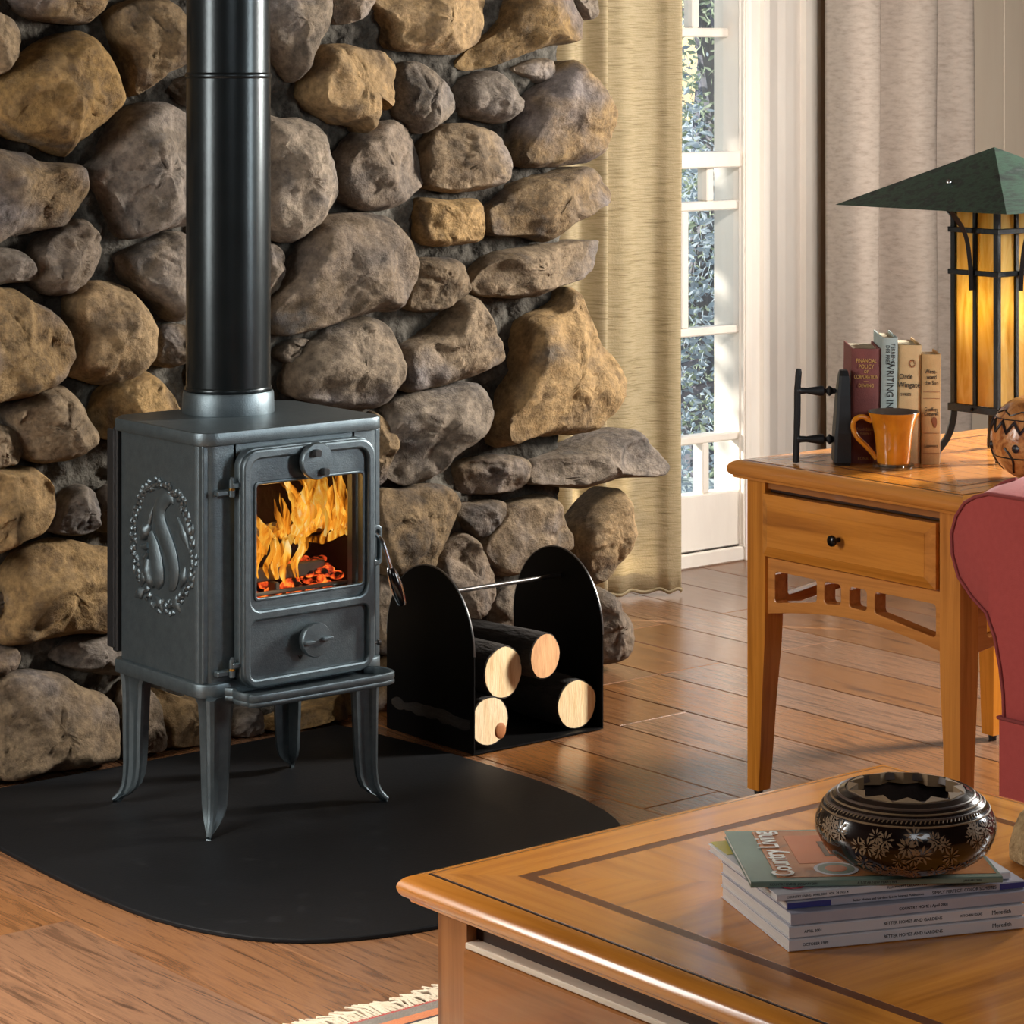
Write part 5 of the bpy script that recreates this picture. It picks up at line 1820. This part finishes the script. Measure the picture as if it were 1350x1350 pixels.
for k in range(110):
    a = 2 * pi * k / 110
    r0, z0 = bprof(.83)
    r1, z1 = bprof(.87)
    zg.tube([Vector((r0 * 1.004 * cos(a), r0 * 1.004 * sin(a), z0)), Vector((r1 * 1.004 * cos(a + .035), r1 * 1.004 * sin(a + .035), z1))], .0009, 4)
tag(zg.build('hatched_band', M['bowl_cut'], bowl), kind='stuff')
lf = MB()
R = random.Random(21)
for k in range(190):
    a = R.random() * 2 * pi
    t_ = R.choice((R.uniform(.60, .77), R.uniform(.30, .74), R.uniform(.22, .40)))
    r0, z0 = bprof(t_)
    r1, z1 = bprof(t_ + .02)
    er = Vector((-sin(a), cos(a), 0))
    eu = Vector(((r1 - r0) * cos(a), (r1 - r0) * sin(a), z1 - z0)).normalized()
    en = er.cross(eu)
    C = Vector((r0 * cos(a), r0 * sin(a), z0)) + en * .0006
    s0 = R.uniform(.008, .0125)
    for q in range(9):
        b_ = 2 * pi * q / 9 + R.random() * .3
        d_ = er * cos(b_) + eu * sin(b_)
        w_ = er * -sin(b_) + eu * cos(b_)
        lf.add([C + d_ * s0 * .2, C + d_ * s0 * .65 + w_ * s0 * .12 - en * .0003, C + d_ * s0 - en * .0006, C + d_ * s0 * .65 - w_ * s0 * .12 - en * .0003], [[0, 1, 2, 3]])
tag(lf.build('carved_leaves', M['bowl_cut'], bowl, fix=False), kind='stuff')

# ============================================================ BURLAP POUCH
M['burlap'] = pmat('burlap', [(128, 104, 70), (168, 142, 102), (188, 162, 120)], 90, detail=3, rough=0.95, bump=.7, bscale=260)
qx, qy = on_z(1330, 1140, CZ)
bu = thing('burlap_pouch', 'small tan burlap pouch at the right edge of the coffee table', 'pouch', (qx + .055, qy - .045, CZ), mang)
rg = []
for z, s, dx_ in ((0.001, .88, 0), (.006, 1.0, 0), (.02, 1.03, .001), (.04, .98, .003), (.055, .90, .006), (.064, .80, .008), (.068, .62, .008)):
    rg.append([Vector((dx_ + .066 * s * (abs(cos(a)) ** .6) * (1 if cos(a) > 0 else -1) * (1 + .03 * noise.noise(Vector((a * 2, z * 60, 1)))), .05 * s * (abs(sin(a)) ** .6) * (1 if sin(a) > 0 else -1), z + .004 * noise.noise(Vector((a * 3, z * 30, 4))))) for a in [2 * pi * k / 28 for k in range(28)]])
MB().loft(rg).build('bag', M['burlap'], bu, smooth=True)
fr = MB()
R = random.Random(2)
for k in range(26):
    a = 2 * pi * k / 26
    p = Vector((.008 + .045 * cos(a), .034 * sin(a), .066))
    fr.tube([p, p + Vector((R.uniform(-.004, .004), R.uniform(-.004, .004), R.uniform(.005, .012)))], .0008, 4)
tag(fr.build('frayed_edge', M['burlap'], bu), kind='stuff')

# ============================================================ RUG
ry1 = 3.165
rug = thing('rug', 'woven striped rug with cream fringe under the coffee table', 'rug', (1.2, 1.3, 0))
RW, RL = 2.0, ry1 - 1.3
M['rug_cream'] = pmat('cream_wool', [(196, 180, 156), (216, 202, 180)], 60, rough=0.95, bump=.5, bscale=300)
M['rug_red'] = pmat('red_wool', [(156, 62, 58), (176, 80, 70)], 60, rough=0.95, bump=.5, bscale=300)
M['rug_grey'] = pmat('grey_wool', [(112, 104, 96), (130, 122, 112)], 60, rough=0.95, bump=.5, bscale=300)
M['rug_orange'] = pmat('orange_wool', [(188, 110, 70), (200, 124, 82)], 60, rough=0.95, bump=.5, bscale=300)
M['rug_dark'] = pmat('charcoal_wool', [(54, 50, 52)], 60, rough=0.95, bump=.5, bscale=300)
M['rug_blue'] = pmat('blue_wool', [(72, 92, 130)], 60, rough=0.95, bump=.5, bscale=300)
y = RL
for d_, mt in ((.006, 'rug_red'), (.024, 'rug_grey'), (.022, 'rug_orange'), (.006, 'rug_dark'), (.09, 'rug_cream'), (.006, 'rug_dark'), (.03, 'rug_red'), (.03, 'rug_blue'), (RL - .214, 'rug_cream')):
    MB().box(0, RW, y - d_, y, .0004, .0075).build('stripe', M[mt], rug)
    y -= d_
for k in range(11):
    u = .12 + k * .17
    v = RL - .103
    MB().mesh(slab_mesh([[(u - .05, v), (u, v + .032), (u + .05, v), (u, v - .032)]], .0012), Matrix.Translation((0, 0, .0082))).build('diamond', M['rug_red' if k % 2 else 'rug_blue'], rug)
fg = MB()
R = random.Random(3)
for k in range(420):
    x = RW * (k + R.random()) / 420
    a = R.gauss(0, .25) - .25
    L = R.uniform(.045, .062)
    p = Vector((x, RL - .002, .006))
    fg.tube([p, p + Vector((sin(a) * L * .4, cos(a) * L * .5, .004)), p + Vector((sin(a) * L, cos(a) * L, -.003 + R.uniform(0, .004)))], [.0022, .0024, .0016], 5)
tag(fg.build('fringe', M['rug_cream'], rug, smooth=True), kind='stuff')
